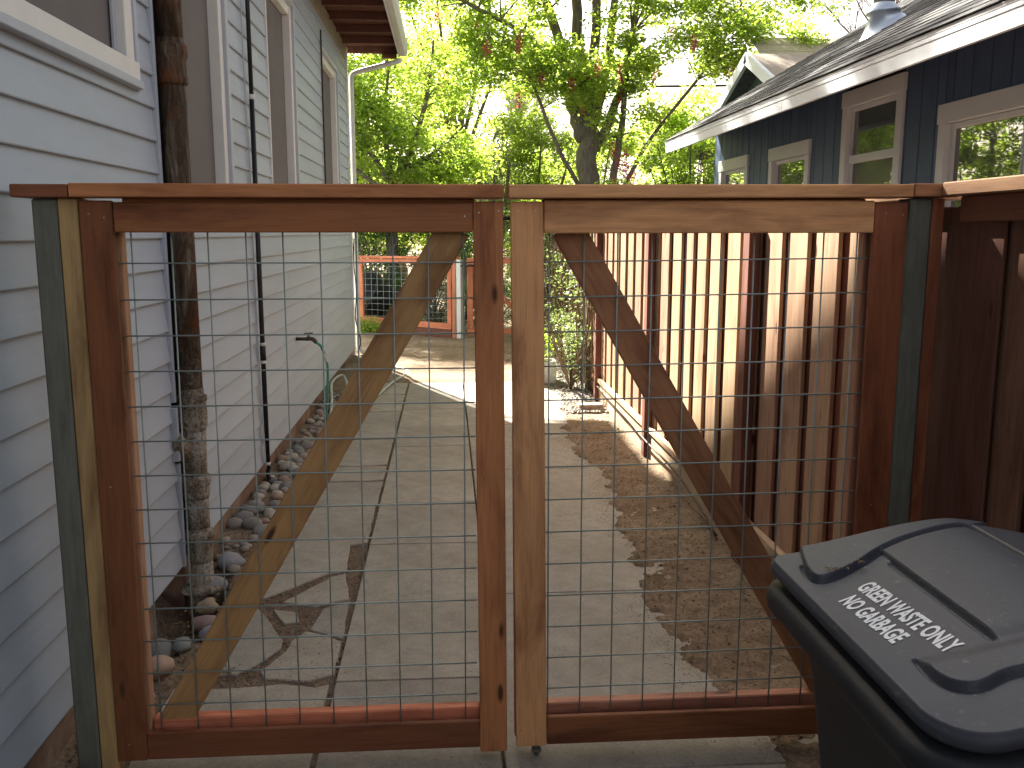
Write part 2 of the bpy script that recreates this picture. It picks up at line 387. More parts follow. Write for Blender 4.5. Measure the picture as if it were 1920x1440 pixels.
V = [(-B, -B, zb), (B, -B, zb), (B, y0, zb), (-B, y0, zb), (-B, y1, zb), (B, y1, zb), (B, B, zb), (-B, B, zb), (x0+.01, y0, zb), (x0+.01, y1, zb), (x1-.01, y0, zb), (x1-.01, y1, zb)]
g1 = obj('ground', mesh('ground', V, [(0, 1, 2, 10, 8, 3), (4, 9, 11, 5, 6, 7), (3, 8, 9, 4), (10, 2, 5, 11)]), M['dirt']); g1['kind'] = 'structure'

path = structure('path', (0, 5, 0))
def slab(poly, dz=0, jag=.004): prism('slab', poly, -.07, dz+R.uniform(-.003, .002), M['concrete'], path, .005, None, jag)
ys = [1.0, 2.42, 3.17, 3.92, 4.67, 5.42, 6.17, 6.92, 7.67, 8.42, 9.17, 9.95]
for a, b in zip(ys, ys[1:]):
    slab([(-.425, a+.0015), (.152, a+.0015), (.152, b-.0015), (-.425, b-.0015)], 0, 0)
ys = [1.0, 2.55, 3.95, 4.68, 6.17, 7.67, 9.17, 9.95]
for a, b in zip(ys, ys[1:]):
    slab([(.162, a+.0015), (1.25, a+.0015), (1.25, b-.0015), (.162, b-.0015)], 0, 0)
ys = [-1.9, -.5, 1.0]
for a, b in zip(ys, ys[1:]): slab([(-1.0, a+.002), (.9, a+.002), (.9, b-.002), (-1.0, b-.002)], 0, 0)
slab([(-1.0, 3.15), (-.8, 3.145), (-.62, 3.165), (-.49, 3.13), (-.445, 3.15), (-.437, 1.003), (-1.0, 1.003)])
slab([(-1.0, 3.915), (-.86, 3.89), (-.79, 3.77), (-.68, 3.545), (-.675, 3.46), (-.75, 3.31), (-.80, 3.25), (-1.0, 3.25)])
slab([(-.60, 3.62), (-.49, 3.56), (-.442, 3.515), (-.437, 3.235), (-.53, 3.185), (-.69, 3.215), (-.72, 3.28), (-.65, 3.45), (-.645, 3.535)])
slab([(-.56, 3.845), (-.452, 3.925), (-.437, 3.535), (-.5, 3.57), (-.585, 3.635)])
slab([(-.775, 3.85), (-.665, 3.815), (-.64, 3.71), (-.70, 3.695)])
slab([(-.57, 4.225), (-.505, 4.265), (-.455, 3.945), (-.6, 3.875), (-.75, 3.93)])
slab([(-1.0, 5.36), (-.51, 5.36), (-.447, 5.45), (-.442, 4.70), (-.525, 4.67), (-.505, 4.30), (-.6, 4.255), (-.84, 3.98), (-1.0, 3.93)])
for a, b in ((5.39, 5.93), (5.95, 6.33), (6.35, 7.18), (7.21, 8.3), (8.32, 9.2), (9.22, 9.95)):
    m = R.uniform(-.02, .02); slab([(-1.0, a), (-.6, a+m), (-.443, a+.02), (-.441, b-.01), (-.7, b+m*.5-.01), (-1.0, b-.01)])

# stones
import bmesh
stone_mesh = []
for k in range(6):
    bm = bmesh.new(); bmesh.ops.create_icosphere(bm, subdivisions=2, radius=1)
    for v in bm.verts:
        d = 1+.28*noise.noise(v.co*1.1+Vector((k*7, 0, 0)))+.06*noise.noise(v.co*3+Vector((k*3, 5, 0))); v.co *= d
    me = bpy.data.meshes.new('stone'); bm.to_mesh(me); bm.free(); me.polygons.foreach_set('use_smooth', [True]*len(me.polygons)); me.materials.append(M['stone']); stone_mesh.append(me)
def stone(x, y, z, s, c, label, group='river stones along the foot of the house wall', name='river_stone'):
    mw = Matrix.Translation((x, y, z)) @ Matrix.Rotation(R.uniform(0, 6.3), 4, 'Z') @ Matrix.Rotation(R.uniform(-.3, .3), 4, 'X') @ Matrix.Diagonal((s[0], s[1], s[2], 1))
    o = obj(name, R.choice(stone_mesh), None, None, mw, c); return tag(o, label, 'stone', group)
SC = [(.27, .235, .20), (.23, .215, .20), (.33, .29, .24), (.20, .19, .18), (.30, .21, .16), (.38, .35, .29)]
big = [(-1.09, 4.42, .065, .060, .036, (.25, .25, .27), 'large flat grey river stone right of the rusty drain pipe foot'),
       (-1.10, 4.17, .05, .055, .032, (.24, .235, .225), 'grey river stone just in front of the drain pipe foot, below the large flat one'),
       (-1.0, 4.88, .065, .06, .036, (.26, .24, .22), 'dark brown-grey river stone at the start of the long stone row'),
       (-1.03, 3.72, .055, .05, .03, (.27, .19, .17), 'reddish river stone at the edge of the dark hole under the pipe'),
       (-1.07, 3.92, .04, .045, .03, (.33, .26, .18), 'tan river stone beside the dark hole under the pipe'),
       (-.98, 3.60, .05, .04, .028, (.25, .25, .29), 'blue-grey river stone half behind the left brace near the hole'),
       (-1.06, 3.48, .035, .045, .022, (.21, .22, .21), 'dull grey river stone in front of the dark hole'),
       (-1.14, 3.42, .05, .06, .038, (.16, .17, .17), 'dark round river stone tucked against the brown skirt board'),
       (-1.09, 3.27, .065, .055, .035, (.38, .27, .20), 'pale tan river stone with a chipped edge near the lower left of the gate'),
       (-1.07, 3.06, .035, .03, .02, (.25, .28, .31), 'small blue-grey river stone lying lowest behind the left gate')]
for x, y, a, b, c, cc, lab in big: stone(x, y, max(gh(x, y), -.03)+c*.75, (a*1.12, b*1.12, c*1.25), cc, lab, None)
placed = []; n = 0
while n < 130:
    y = 4.95+(9.2-4.95)*R.random()**1.15; x = R.uniform(-1.195, -1.015); s = R.uniform(.030, .060) if y < 7 else R.uniform(.028, .045)
    if any((x-a)**2+(y-b)**2 < ((s+r)*.74)**2 for a, b, r in placed):
        n += .25; continue
    placed.append((x, y, s)); n += 1
    ci = R.randrange(6); where = 'before the black conduit' if y < 5.75 else 'beside the foot of the black conduit' if y < 6.15 else 'past the black conduit, before the garden tap' if y < 7.3 else 'under the garden tap and green hose' if y < 7.9 else 'beyond the green hose'
    side = 'against the skirt board' if x < -1.135 else 'at the path edge' if x > -1.07 else 'in mid row'
    stone(x, y, gh(x, y)+s*.35, (s*1.1, s*.9, s*.68), SC[ci], '%s %s river stone %s, %s' % ('small' if s < .038 else 'large' if s > .051 else 'medium', ('brown-grey', 'grey', 'tan', 'dark', 'reddish', 'pale')[ci], side, where))
for _ in range(16):
    y = R.uniform(4.1, 4.75); x = R.uniform(-1.19, -1.04); s = R.uniform(.018, .032)
    if any((x-q[0])**2+(y-q[1])**2 < (s+q[2])**2*.6 for q in big): continue
    ci = R.randrange(6); stone(x, y, gh(x, y)+s*.3, (s, s, s*.7), SC[ci], 'little %s stone %s the foot of the rusty drain pipe, %s' % (('brown-grey', 'grey', 'tan', 'dark', 'reddish', 'pale')[ci], 'right beside' if y < 4.4 else 'just past', 'against the skirt board' if x < -1.13 else 'on the path side'))
for x, y, s, q in ((-1.13, 2.47, .06, 'largest stone in front of the left metal post, nearest to it'), (-1.06, 2.42, .045, 'stone on the path side in front of the left metal post'), (-1.15, 2.34, .05, 'stone nearest the siding in front of the left metal post'), (-1.05, 2.3, .04, 'smallest and nearest stone in front of the left metal post')):
    stone(x, y, gh(x, y)+.03, (s, s, s*.7), R.choice(SC), q, 'stones in front of the left post')
# gravel and pebbles joined (uncountable)
def scatter(name, pts, mat, lab=None, cols=None):
    V, F = [], []; base = [Vector(v) for v in ((1, 0, 0), (-1, 0, 0), (0, 1, 0), (0, -1, 0), (0, 0, 1), (0, 0, -1))]
    tri = [(0, 2, 4), (2, 1, 4), (1, 3, 4), (3, 0, 4), (2, 0, 5), (1, 2, 5), (3, 1, 5), (0, 3, 5)]
    for x, y, z, s in pts:
        q = Matrix.Rotation(R.uniform(0, 6), 3, 'Z') @ Matrix.Rotation(R.uniform(-.4, .4), 3, 'X'); o = len(V)
        for b in base: V.append(Vector((x, y, z))+q @ Vector((b.x*s*R.uniform(.8, 1.3), b.y*s*R.uniform(.7, 1.1), b.z*s*.6)))
        F += [tuple(i+o for i in f) for f in tri]
    o = obj(name, mesh(name, V, F), mat); o['kind'] = 'stuff'; return o
gravel_m = plain('gravel', (.28, .25, .21), .85, var=.55, scale=60)
gravel_d = plain('crack_gravel', (.26, .19, .14), .9, var=.6, scale=90)
pts = []
for _ in range(5200):
    x, y = R.uniform(.95, 1.5), R.uniform(8.05, 11.2)
    if x > 1.02+.1*math.sin(y*3) or y > 9.2: pts.append((x, y, gh(x, y)+.012, R.uniform(.012, .032)))
scatter('pebble_bed', pts, gravel_m)
pts = []
for _ in range(4200):
    x, y = R.uniform(-.86, -.43), R.uniform(3.1, 4.7)
    pts.append((x, y, -.013+R.uniform(0, .010), R.uniform(.003, .0065)))
for _ in range(900): pts.append((R.uniform(-1.02, -.98), R.uniform(3, 8), -.01, R.uniform(.003, .008)))
for _ in range(1500): pts.append((R.uniform(-.445, -.42), R.uniform(2.6, 9), -.018+R.uniform(0, .01), R.uniform(.003, .006)))
scatter('crack_gravel', pts, gravel_d)
pts = []
for _ in range(2600):
    x, y = R.uniform(.8, 1.45), R.uniform(2.4, 8)
    if x > xe(y): pts.append((x, y, gh(x, y)+.002, R.uniform(.002, .007)*(2 if R.random() < .05 else 1)))
for _ in range(3000):
    y = R.uniform(2.3, 8.3); x = xe(y)+.06-abs(R.gauss(0, .075))
    pts.append((x, y, max(gh(x, y), -.001)+.001, R.uniform(.001, .003)))
for _ in range(700):
    x, y = R.uniform(-1.2, -.98), R.uniform(2.2, 5)
    pts.append((x, y, gh(x, y)+.003, R.uniform(.003, .009)))
scatter('soil_clods', pts, M['dirt'])
cl = [(R.uniform(-1.18, -1.0), R.uniform(2.7, 4.6), -.0) for _ in range(22)]+[(R.uniform(-.95, -.7), R.uniform(3.15, 3.3), 0) for _ in range(6)]+[(R.uniform(.9, 1.4), R.uniform(3, 8), .012) for _ in range(26)]
lt = leaves('leaf_litter', cl, [(.06, .06, .008)]*len(cl), [14]*len(cl), .018, L_dry, None, 5, flat=3); lt['kind'] = 'stuff'

# ============================================================ LEFT HOUSE
XL = -1.22
lh = thing('house', 'pale blue-grey clapboard house with white-framed screened windows, along the left side of the path', 'house', (-3, 5, 0))
openings = [(1.3, 3.87, 2.26, 3.30), (4.06, 4.30, 0, 9), (4.38, 5.47, 1.745, 3.44), (6.63, 7.87, 1.745, 3.44), (9.45, 10.88, 1.745, 3.44)]
Y0, Y1 = -8, 11.85
smesh = {}
def siding(y0, y1, z0):
    L = round(y1-y0, 3)
    if L < .05: return
    if L not in smesh:
        h = .1335; pr = [(-.02, -.004), (.0095, -.004), (.0115, .0), (.0100, .012), (.003, .06), (-.004, h+.006), (-.02, h+.006)]
        n = len(pr); V = [(x, s*L/2, z) for s in (-1, 1) for x, z in pr]
        F = [tuple(reversed(range(n))), tuple(range(n, 2*n))]+[(i, (i+1) % n, n+(i+1) % n, n+i) for i in range(n)]
        F = [tuple(reversed(f)) for f in F]
        me = mesh('siding_board', V, F); me.materials.append(M['siding']); smesh[L] = me
    tint = R.uniform(.96, 1.04); near = 1
    obj('siding_board', smesh[L], None, lh, Matrix.Translation((XL+R.uniform(-.001, .001), (y0+y1)/2, z0)), (.375*tint, .43*tint, .495*tint))
k = 0
while .131+.1335*k < 3.72:
    z = .131+.1335*k; zc = z+.067; segs = [(Y0, Y1)]
    for a, b, c, d in openings:
        if c-.03 < zc < d+.03:
            segs = [q for s in segs for q in ([(s[0], a), (b, s[1])] if s[0] < a and b < s[1] else [s])]
    for a, b in segs: siding(a, b, z)
    k += 1
box('sheathing', (XL-.30, Y0, .1), (XL-.13, Y1, 3.85), M['darkgap'], lh, c=0)
# jamb backing strips between openings so no light leaks
for a, b in ((Y0, 1.3), (3.87, 4.06), (4.30, 4.38), (5.47, 6.63), (7.87, 9.45), (10.88, Y1)):
    box('wall_framing', (XL-.128, a, .1), (XL-.021, b, 3.85), M['darkgap'], lh, c=0)
for a, b in ((1.3, 3.87),): box('wall_framing', (XL-.128, a, .1), (XL-.021, b, 2.17), M['darkgap'], lh, c=0)
for a, b in ((4.38, 5.47), (6.63, 7.87), (9.45, 10.88)):
    box('wall_framing', (XL-.128, a, .1), (XL-.021, b, 1.745), M['darkgap'], lh, c=0); box('wall_framing', (XL-.128, a, 3.44), (XL-.021, b, 3.85), M['darkgap'], lh, c=0)
box('wall_framing', (XL-.128, 1.3, 3.30), (XL-.021, 3.87, 3.85), M['darkgap'], lh, c=0)
box('skirt_board', (XL-.12, Y0, -.25), (XL-.012, 3.70, .126), M['skirt'], lh)
box('skirt_board', (XL-.12, 4.13, -.25), (XL-.012, Y1, .126), M['skirt'], lh)
box('frieze_board', (XL-.02, Y0, 3.70), (XL+.02, Y1+.02, 3.86), plain('frieze_paint', (.25, .22, .17), .6), lh)
def jstrip(y0, y1, z0, z1, name='channel_trim', m='trimgrey', d=.018): box(name, (XL-.02, y0, z0), (XL+d, y1, z1), M[m], lh, c=.002)
jstrip(4.062, 4.088, .88, 3.7); jstrip(4.035, 4.058, .62, .86, d=.03); jstrip(4.07, 4.094, .12, .60)
def left_window(y0, y1, z0, z1, label=None, fw_=.075, outer=.06, cross=False):
    w = bpy.data.objects.new('window', None); put(w, lh, Matrix.Translation((XL, (y0+y1)/2, z0)))
    if label: w['label'] = label
    jm, xf = 'trimgrey', XL-.035
    for n_, lo, hi, mm in (('outer_trim', (XL-.13, y0+.0, z0), (XL+.016, y0+.022, z1), 'white'), ('outer_trim', (XL-.10, y1-outer, z0), (XL+.016, y1, z1), 'trimgrey'),
                       ('sill', (XL-.10, y0+.022, z0-.03), (XL+.03, y1-outer, z0+.03), 'white'), ('head_trim', (XL-.10, y0+.022, z1-.05), (XL+.02, y1-outer, z1), 'trimgrey')):
        box(n_, lo, hi, M[mm], w)
    a, b, c, d = y0+.024, y1-outer-.002, z0+.032, z1-.052
    for n_, lo, hi in (('frame', (XL-.09, a, c), (XL-.02, a+.05, d)), ('frame', (XL-.09, b-fw_, c), (XL-.004, b, d)), ('frame', (XL-.09, a+.05, c), (XL-.02, b-fw_, c+.07)), ('frame', (XL-.09, a+.05, d-.07), (XL-.012, b-fw_, d))):
        box(n_, lo, hi, M['white'], w)
    box('screen', (XL-.07, a+.051, c+.071), (XL-.062, b-fw_-.001, d-.071), M['screen'], w, c=0)
    box('inner_glass', (XL-.085, a+.051, c+.071), (XL-.078, b-fw_-.001, d-.071), M['glass_l'], w, c=0)
    return w
left_window(4.38, 5.47, 1.745, 3.44, 'tall window with dark insect screen right behind the rusty drain pipe')
left_window(6.63, 7.87, 1.745, 3.44, 'tall window with dark screen just past the black conduit')
left_window(9.45, 10.88, 1.745, 3.44, 'tall screened window nearest the far corner of the house')
# the near window: white casing with thick sill
w = bpy.data.objects.new('window', None); put(w, lh, Matrix.Translation((XL, 2.6, 2.2))); w['label'] = 'white-cased window at the upper left corner of the photo'
for n_, lo, hi, mm in (('outer_trim', (XL-.1, 3.837, 2.17), (XL+.02, 3.868, 3.3), 'trimgrey'), ('casing', (XL-.1, 3.745, 2.275), (XL+.012, 3.835, 3.3), 'white'),
                   ('casing', (XL-.1, 1.3, 2.205), (XL+.03, 3.835, 2.273), 'white'), ('sill', (XL-.1, 1.3, 2.172), (XL+.042, 3.835, 2.203), 'trimgrey'),
                   ('casing', (XL-.1, 1.3, 2.275), (XL+.012, 1.42, 3.3), 'white')):
    box(n_, lo, hi, M[mm], w)
box('screen', (XL-.05, 1.422, 2.277), (XL-.04, 3.743, 3.298), M['screen'], w, c=0)
box('screen_frame', (XL-.035, 1.422, 2.277), (XL-.02, 3.743, 2.297), plain('screen_frame_paint', (.20, .22, .26)), w)
box('screen_frame', (XL-.035, 3.72, 2.30), (XL-.02, 3.742, 3.298), M['trimgrey'], w)
# corner board, downspout, cable
box('corner_board', (XL-.1, Y1+.002, .05), (XL+.022, Y1+.075, 3.86), M['white'], lh)
dn = tube('downspout', bez([(-.56, 11.93, 3.74), (-.62, 11.93, 3.70), (-1.10, 11.96, 3.58), (-1.165, 11.96, 3.50)], 4)+[Vector((-1.165, 11.96, .15)), Vector((-1.05, 11.9, .04))], .032, M['gutter'], lh, 8)
tube('hanging_cable', bez([(-1.17, 11.8, 1.55), (-1.175, 11.78, 1.2), (-1.15, 11.75, .9), (-1.17, 11.74, .55), (-1.12, 11.8, .25), (-1.16, 11.8, .1)], 6), .008, M['cable'], lh, 6)
# eave: soffit boards, rafters, fascia, gutter, roof
ye0, ye1 = -8, 12.08
y = ye0
while y < ye1-.05:
    box('soffit_board', (XL-.2, y+.003, 3.905), (-.56, min(y+.235, ye1), 3.92), M['soffit'], lh); y += .24
y = ye1-.02
while y > ye0:
    box('rafter', (XL-.15, y-.045, 3.82), (-.585, y, 3.903), M['soffit'], lh); y -= .61
box('rafter_tail_block', (-.78, ye1-.1, 3.76), (-.60, ye1-.03, 3.815), M['soffit'], lh)
box('fascia', (-.60+.02, ye0, 3.79), (-.555, ye1, 3.93), M['white'], lh)
gv = [(-.552, 3.80), (-.552, 3.92), (-.545, 3.92), (-.54, 3.815), (-.50, 3.81), (-.475, 3.85), (-.472, 3.925), (-.462, 3.925), (-.463, 3.845), (-.495, 3.797)]
n = len(gv); V = [(x, y, z) for y in (ye0, ye1) for x, z in gv]
obj('gutter', mesh('gutter', V, [tuple(range(n)), tuple(reversed(range(n, 2*n)))]+[(i, n+i, n+(i+1) % n, (i+1) % n) for i in range(n)]), M['gutter'], lh)
def slabroof(name, a, b, c, d, th, mat, parent, color=None):
    """quad a-b-c-d extruded down"""
    P = [Vector(q) for q in (a, b, c, d)]; nrm = (P[1]-P[0]).cross(P[3]-P[0]).normalized()
    if nrm.z < 0: nrm = -nrm
    V = P+[p-nrm*th for p in P]; F = [(0, 1, 2, 3), (7, 6, 5, 4)]+[(i, 4+i, 4+(i+1) % 4, (i+1) % 4) for i in range(4)]
    return obj(name, mesh(name, V, F), mat, parent, None, color)
M['roof'] = plain('asphalt_roof', (.11, .10, .10), .9, var=.4, scale=12, bmp=.4)
slabroof('roof', (-.52, ye0, 3.96), (-.52, ye1, 3.96), (-5.2, ye1, 5.9), (-5.2, ye0, 5.9), .035, M['roof'], lh)
box('rake_board', (-1.35, ye1-.03, 3.925), (-.56, ye1+.01, 4.0), M['white'], lh)
# gable wall beyond + rear
obj('end_wall', mesh('end_wall', [(-1.30, 11.84, 0), (-9, 11.84, 0), (-9, 11.84, 4), (-5.2, 11.84, 5.85), (-1.30, 11.84, 4.1)], [(0, 1, 2, 3, 4)]), plain('end_wall_paint', (.33, .38, .45), .6), lh)
# unseen block above the view, added so its outline shades fence and gates
pf = [(-8, 3.9), (-8, 6.92), (8.85, 6.92), (9.6, 6.52), (10.8, 5.85), (11.7, 5.4), (11.8, 4.2)]
V = [(x, y, z) for x in (-1.02, -4.6) for y, z in pf]; n = len(pf)
obj('shade_block', mesh('shade_block', V, [tuple(range(n)), tuple(reversed(range(n, 2*n)))]+[(i, n+i, n+(i+1) % n, (i+1) % n) for i in range(n)]), plain('shade_block_paint', (.33, .38, .45), .6), lh)

# drain pipe
dp = thing('drain_pipe', 'rusty cast-iron drain pipe with collars standing against the blue-grey siding', 'pipe', (-1.16, 4.16, 0))
px_, py_ = -1.158, 4.16
def ring_profile(pr, name, n=24):
    V, F = [], []
    for z, r in pr:
        for k in range(n): q = 2*math.pi*k/n; rr = r*(1+.012*math.sin(3*q+z*9)); V.append((rr*math.cos(q), rr*math.sin(q), z))
    for i in range(len(pr)-1):
        for k in range(n): F.append((i*n+k, i*n+(k+1) % n, (i+1)*n+(k+1) % n, (i+1)*n+k))
    F.append(tuple(range(n-1, -1, -1))); F.append(tuple(range((len(pr)-1)*n, len(pr)*n)))
    return mesh(name, V, F, True)
def pipepart(name, pr, **k): return obj(name, ring_profile(pr, name), M['rust'], dp, Matrix.Translation((px_, py_, 0)))
pipepart('pipe_section', [(.92, .052), (2.36, .052)]); pipepart('pipe_section', [(2.42, .052), (3.9, .052)])
pipepart('collar', [(2.24, .056), (2.25, .062), (2.27, .062), (2.28, .058), (2.34, .058), (2.36, .066), (2.40, .066), (2.41, .055), (2.43, .053)])
pipepart('collar', [(.73, .054), (.76, .064), (.82, .066), (.86, .062), (.875, .068), (.895, .068), (.90, .056), (.93, .054)])
pipepart('pipe_section', [(.51, .052), (.745, .056)])
pipepart('collar', [(.42, .054), (.44, .06), (.475, .058), (.485, .065), (.51, .067), (.525, .062), (.53, .052)])
pipepart('pipe_section', [(.26, .051), (.44, .052)])
pipepart('collar', [(.10, .053), (.15, .056), (.19, .064), (.23, .064), (.235, .070), (.26, .071), (.27, .056), (.28, .052)])
pipepart('pipe_section', [(-.26, .056), (.12, .054)])
pipepart('base_flange', [(-.03, .08), (-.02, .095), (.0, .095), (.01, .075)])
tube('branch_fitting', [(px_-.02, py_-.01, .62), (px_-.05, py_-.10, .70), (px_-.06, py_-.12, .72)], [.045, .042, .045], M['rust'], dp, 14)
# black conduit
cd = thing('conduit', 'thin black vertical conduit fixed to the siding between two windows', 'pipe', (-1.185, 5.93, 0))
tube('conduit_pipe', [(-1.185, 5.93, .09), (-1.185, 5.93, 2.43)], .0155, M['black'], cd, 12)
tube('conduit_pipe', [(-1.185, 5.93, 2.43), (-1.185, 5.93, 3.7)], .0135, M['black'], cd, 12)
for z0, z1, r in ((2.425, 2.455, .017), (.905, .925, .018), (.79, .81, .018), (.12, .14, .018)): tube('clamp', [(-1.185, 5.93, z0), (-1.185, 5.93, z1)], r, M['gutter'], cd, 12)
tube('coupling', [(-1.185, 5.93, .81), (-1.185, 5.93, .905)], .019, M['black'], cd, 12)
tube('conduit_foot', bez([(-1.185, 5.93, .09), (-1.185, 5.93, .04), (-1.15, 5.93, .0)], 4), .014, M['black'], cd, 10)
cw = tag(tube('wall_cable', bez([(-1.2, 5.80, 3.7), (-1.2, 5.82, 2.6), (-1.2, 5.87, 2.0), (-1.2, 5.86, 1.4), (-1.2, 5.88, .8), (-1.19, 5.89, .1)], 6), .004, M['trimgrey']), 'thin grey cable hanging down the siding beside the black conduit', 'cable')
cw2 = tag(tube('antenna_cable', [(-1.195, 9.40, 1.75), (-1.195, 9.40, 3.55)], .008, M['cable']), 'thin dark vertical cable on the siding beside the farthest house window', 'cable')

# tap and hoses
tp = thing('garden_tap', 'small dark metal garden tap on the left house wall with a green hose attached', 'tap', (-1.2, 7.44, .77))
tube('pipe_stub', [(-1.22, 7.44, .775), (-1.12, 7.44, .775)], .014, M['brass'], tp, 10)
tube('spout', bez([(-1.14, 7.44, .775), (-1.09, 7.44, .775), (-1.06, 7.44, .745)], 4), .017, M['brass'], tp, 10)
tube('valve_stem', [(-1.12, 7.44, .775), (-1.12, 7.44, .815)], .008, M['brass'], tp, 8)
tube('handle', [(-1.155, 7.44, .815), (-1.085, 7.44, .82)], .008, M['brass'], tp, 8)
tag(tube('garden_hose', bez([(-1.06, 7.44, .745), (-1.02, 7.46, .70), (-.985, 7.5, .55), (-1.0, 7.55, .3), (-1.02, 7.6, .12), (-1.03, 7.7, .02)], 8), .011, M['hose_green']), 'green garden hose hanging from the wall tap to the ground', 'hose')
tag(tube('hose_sleeve', bez([(-1.016, 7.47, .69), (-.998, 7.48, .62), (-.990, 7.49, .58)], 5), .0135, M['planter']), 'short white sleeve around the green hose just below the tap', 'hose')
tag(tube('garden_hose', bez([(-1.03, 7.9, .02), (-1.1, 8.6, .06), (-1.17, 9.2, .13), (-1.1, 9.5, .16), (-1.02, 9.2, .1), (-1.0, 8.7, .03), (-.9, 8.45, .015), (-.74, 8.9, .015), (-.60, 9.9, .02), (-.47, 10.6, .015), (-.6, 11.0, .015), (-.9, 11.1, .015)], 8), .013, M['hose_pale']), 'pale grey-green garden hose looping from the wall across the concrete', 'hose')

# ============================================================ GATES
GY = 2.62
DK = (.215, .080, .033); MD = (.50, .205, .085); LT = (.68, .35, .16); OR = (.66, .22, .12); YL = (.44, .29, .13)
def wire(name, a, b, parent, r=.0024):
    a, b = Vector(a), Vector(b); L = (b-a).length; k = ('w', round(L, 2), r)
    if k not in cache:
        v, f = tube_data([(-L/2, 0, 0), (L/2, 0, 0)], r, 6); me = mesh('wire', v, f, True); me.materials.append(M['wire']); cache[k] = me
    obj(name, cache[k], None, parent, frame_mw(a, b, (0, 1, 0)))
def screws(parent, pts, y):
    for x, z in pts:
        k = 'screw'
        if k not in cache:
            v, f = tube_data([(0, 0, 0), (0, -.002, 0)], .0026, 8); me = mesh('screw_head', v, f); me.materials.append(M['screw']); cache[k] = me
        obj('screw_head', cache[k], None, parent, Matrix.Translation((x, y, z)))
t1 = .02
# left gate
gl = thing('gate', 'left leaf of the double gate, dark reddish frame with wire mesh and diagonal brace', 'gate', (-.42, GY, 0))
beam('stile', (-.957, GY+t1/2, 1.706), (-.964, GY+t1/2, .045), .088, t1, (1, 0, 0), W, gl, DK)
beam('stile', (.116, GY+t1/2, 1.706), (.127, GY+t1/2, .030), .084, t1, (1, 0, 0), W, gl, MD)['label'] = 'centre stile of the left gate with dark streaks'
beam('top_rail', (-.911, GY+t1/2+.001, 1.661), (.073, GY+t1/2+.001, 1.661), .082, t1, (0, 0, 1), W, gl, (.31, .12, .05))
beam('bottom_rail', (-.919, GY+t1/2+.001, .090), (.084, GY+t1/2+.001, .090), .087, t1, (0, 0, 1), W, gl, (.21, .075, .035))
beam('cap_board', (-1.014, GY+.035, 1.733), (.159, GY+.035, 1.733), .13, .037, (0, 1, 0), W, gl, MD)
# rear frame
beam('rear_stile', (-.950, GY+.066, 1.70), (-.959, GY+.066, .05), .084, .04, (1, 0, 0), W, gl, (.48, .26, .15))
beam('rear_stile', (.118, GY+.066, 1.70), (.125, GY+.066, .05), .074, .04, (1, 0, 0), W, gl, MD)
beam('rear_rail', (-.90, GY+.066, 1.671), (.08, GY+.066, 1.671), .088, .04, (0, 0, 1), W, gl, MD)
beam('rear_rail', (-.911, GY+.066, .112), (.086, GY+.066, .112), .088, .04, (0, 0, 1), W, gl, OR, .004)['label'] = 'fresh orange-red lower rail behind the mesh'
beam('brace', (.022, GY+.066, 1.635), (-.852, GY+.066, .135), .095, .038, (1, 0, 0), W, gl, (.44, .25, .105))
for x in (-.877, -.768, -.668, -.563, -.461, -.358, -.257, -.154, -.054, .047):
    wire('vertical_wire', (x, GY+.033, 1.64), (x-.006, GY+.033, .12), gl)
for k in range(15): z = 1.535-.1019*k; wire('horizontal_wire', (-.915, GY+.0289, z), (.077, GY+.0289, z+.001), gl)
screws(gl, [(-.975, 1.67), (-.935, 1.66), (.09, 1.675), (.145, 1.68), (.05, 1.665), (.10, .92), (.155, .92), (-.97, .9), (.10, .1), (.15, .11), (-.97, .1)], GY)
# right gate
gr = thing('gate', 'right leaf of the double gate, lighter brown top rail and mesh, beside the dark bin', 'gate', (.75, GY, 0))
beam('stile', (.2255, GY+t1/2, 1.706), (.2445, GY+t1/2, .043), .094, t1, (1, 0, 0), W, gr, LT)
beam('stile', (1.285, GY+t1/2, 1.706), (1.292, GY+t1/2, .05), .100, t1, (1, 0, 0), W, gr, (.27, .088, .04))['label'] = 'dark red-brown hinge stile at the right'
beam('top_rail', (.274, GY+t1/2-.006, 1.663), (1.233, GY+t1/2-.006, 1.665), .092, t1, (0, 0, 1), W, gr, LT)
beam('bottom_rail', (.293, GY+t1/2+.001, .092), (1.242, GY+t1/2+.001, .092), .092, t1, (0, 0, 1), W, gr, (.25, .095, .042))
beam('cap_board', (.172, GY+.035, 1.733), (1.334, GY+.035, 1.738), .13, .037, (0, 1, 0), W, gr, LT)
beam('rear_stile', (.229, GY+.066, 1.70), (.24, GY+.066, .05), .088, .04, (1, 0, 0), W, gr, MD)
beam('rear_stile', (1.268, GY+.066, 1.70), (1.268, GY+.066, .05), .076, .04, (1, 0, 0), W, gr, (.38, .18, .11))
beam('rear_rail', (.275, GY+.066, 1.671), (1.229, GY+.066, 1.674), .088, .04, (0, 0, 1), W, gr, MD)
beam('rear_rail', (.286, GY+.066, .116), (1.229, GY+.066, .120), .088, .04, (0, 0, 1), W, gr, (.50, .22, .14), .004)
beam('brace', (.346, GY+.066, 1.635), (1.205, GY+.066, .165), .094, .038, (1, 0, 0), W, gr, (.36, .165, .08))
for x in (.293, .394, .492, .593, .693, .796, .895, .999, 1.102, 1.203):
    wire('vertical_wire', (x, GY+.033, 1.64), (x+.004, GY+.033, .13), gr)
for k in range(15): z = 1.536-.1012*k; wire('horizontal_wire', (.27, GY+.0289, z), (1.24, GY+.0289, z+.010), gr)
screws(gr, [(.20, 1.68), (.25, 1.68), (.20, .92), (.25, .92), (.21, .1), (.27, .1), (1.27, 1.675), (1.32, 1.67), (1.28, .8)], GY)
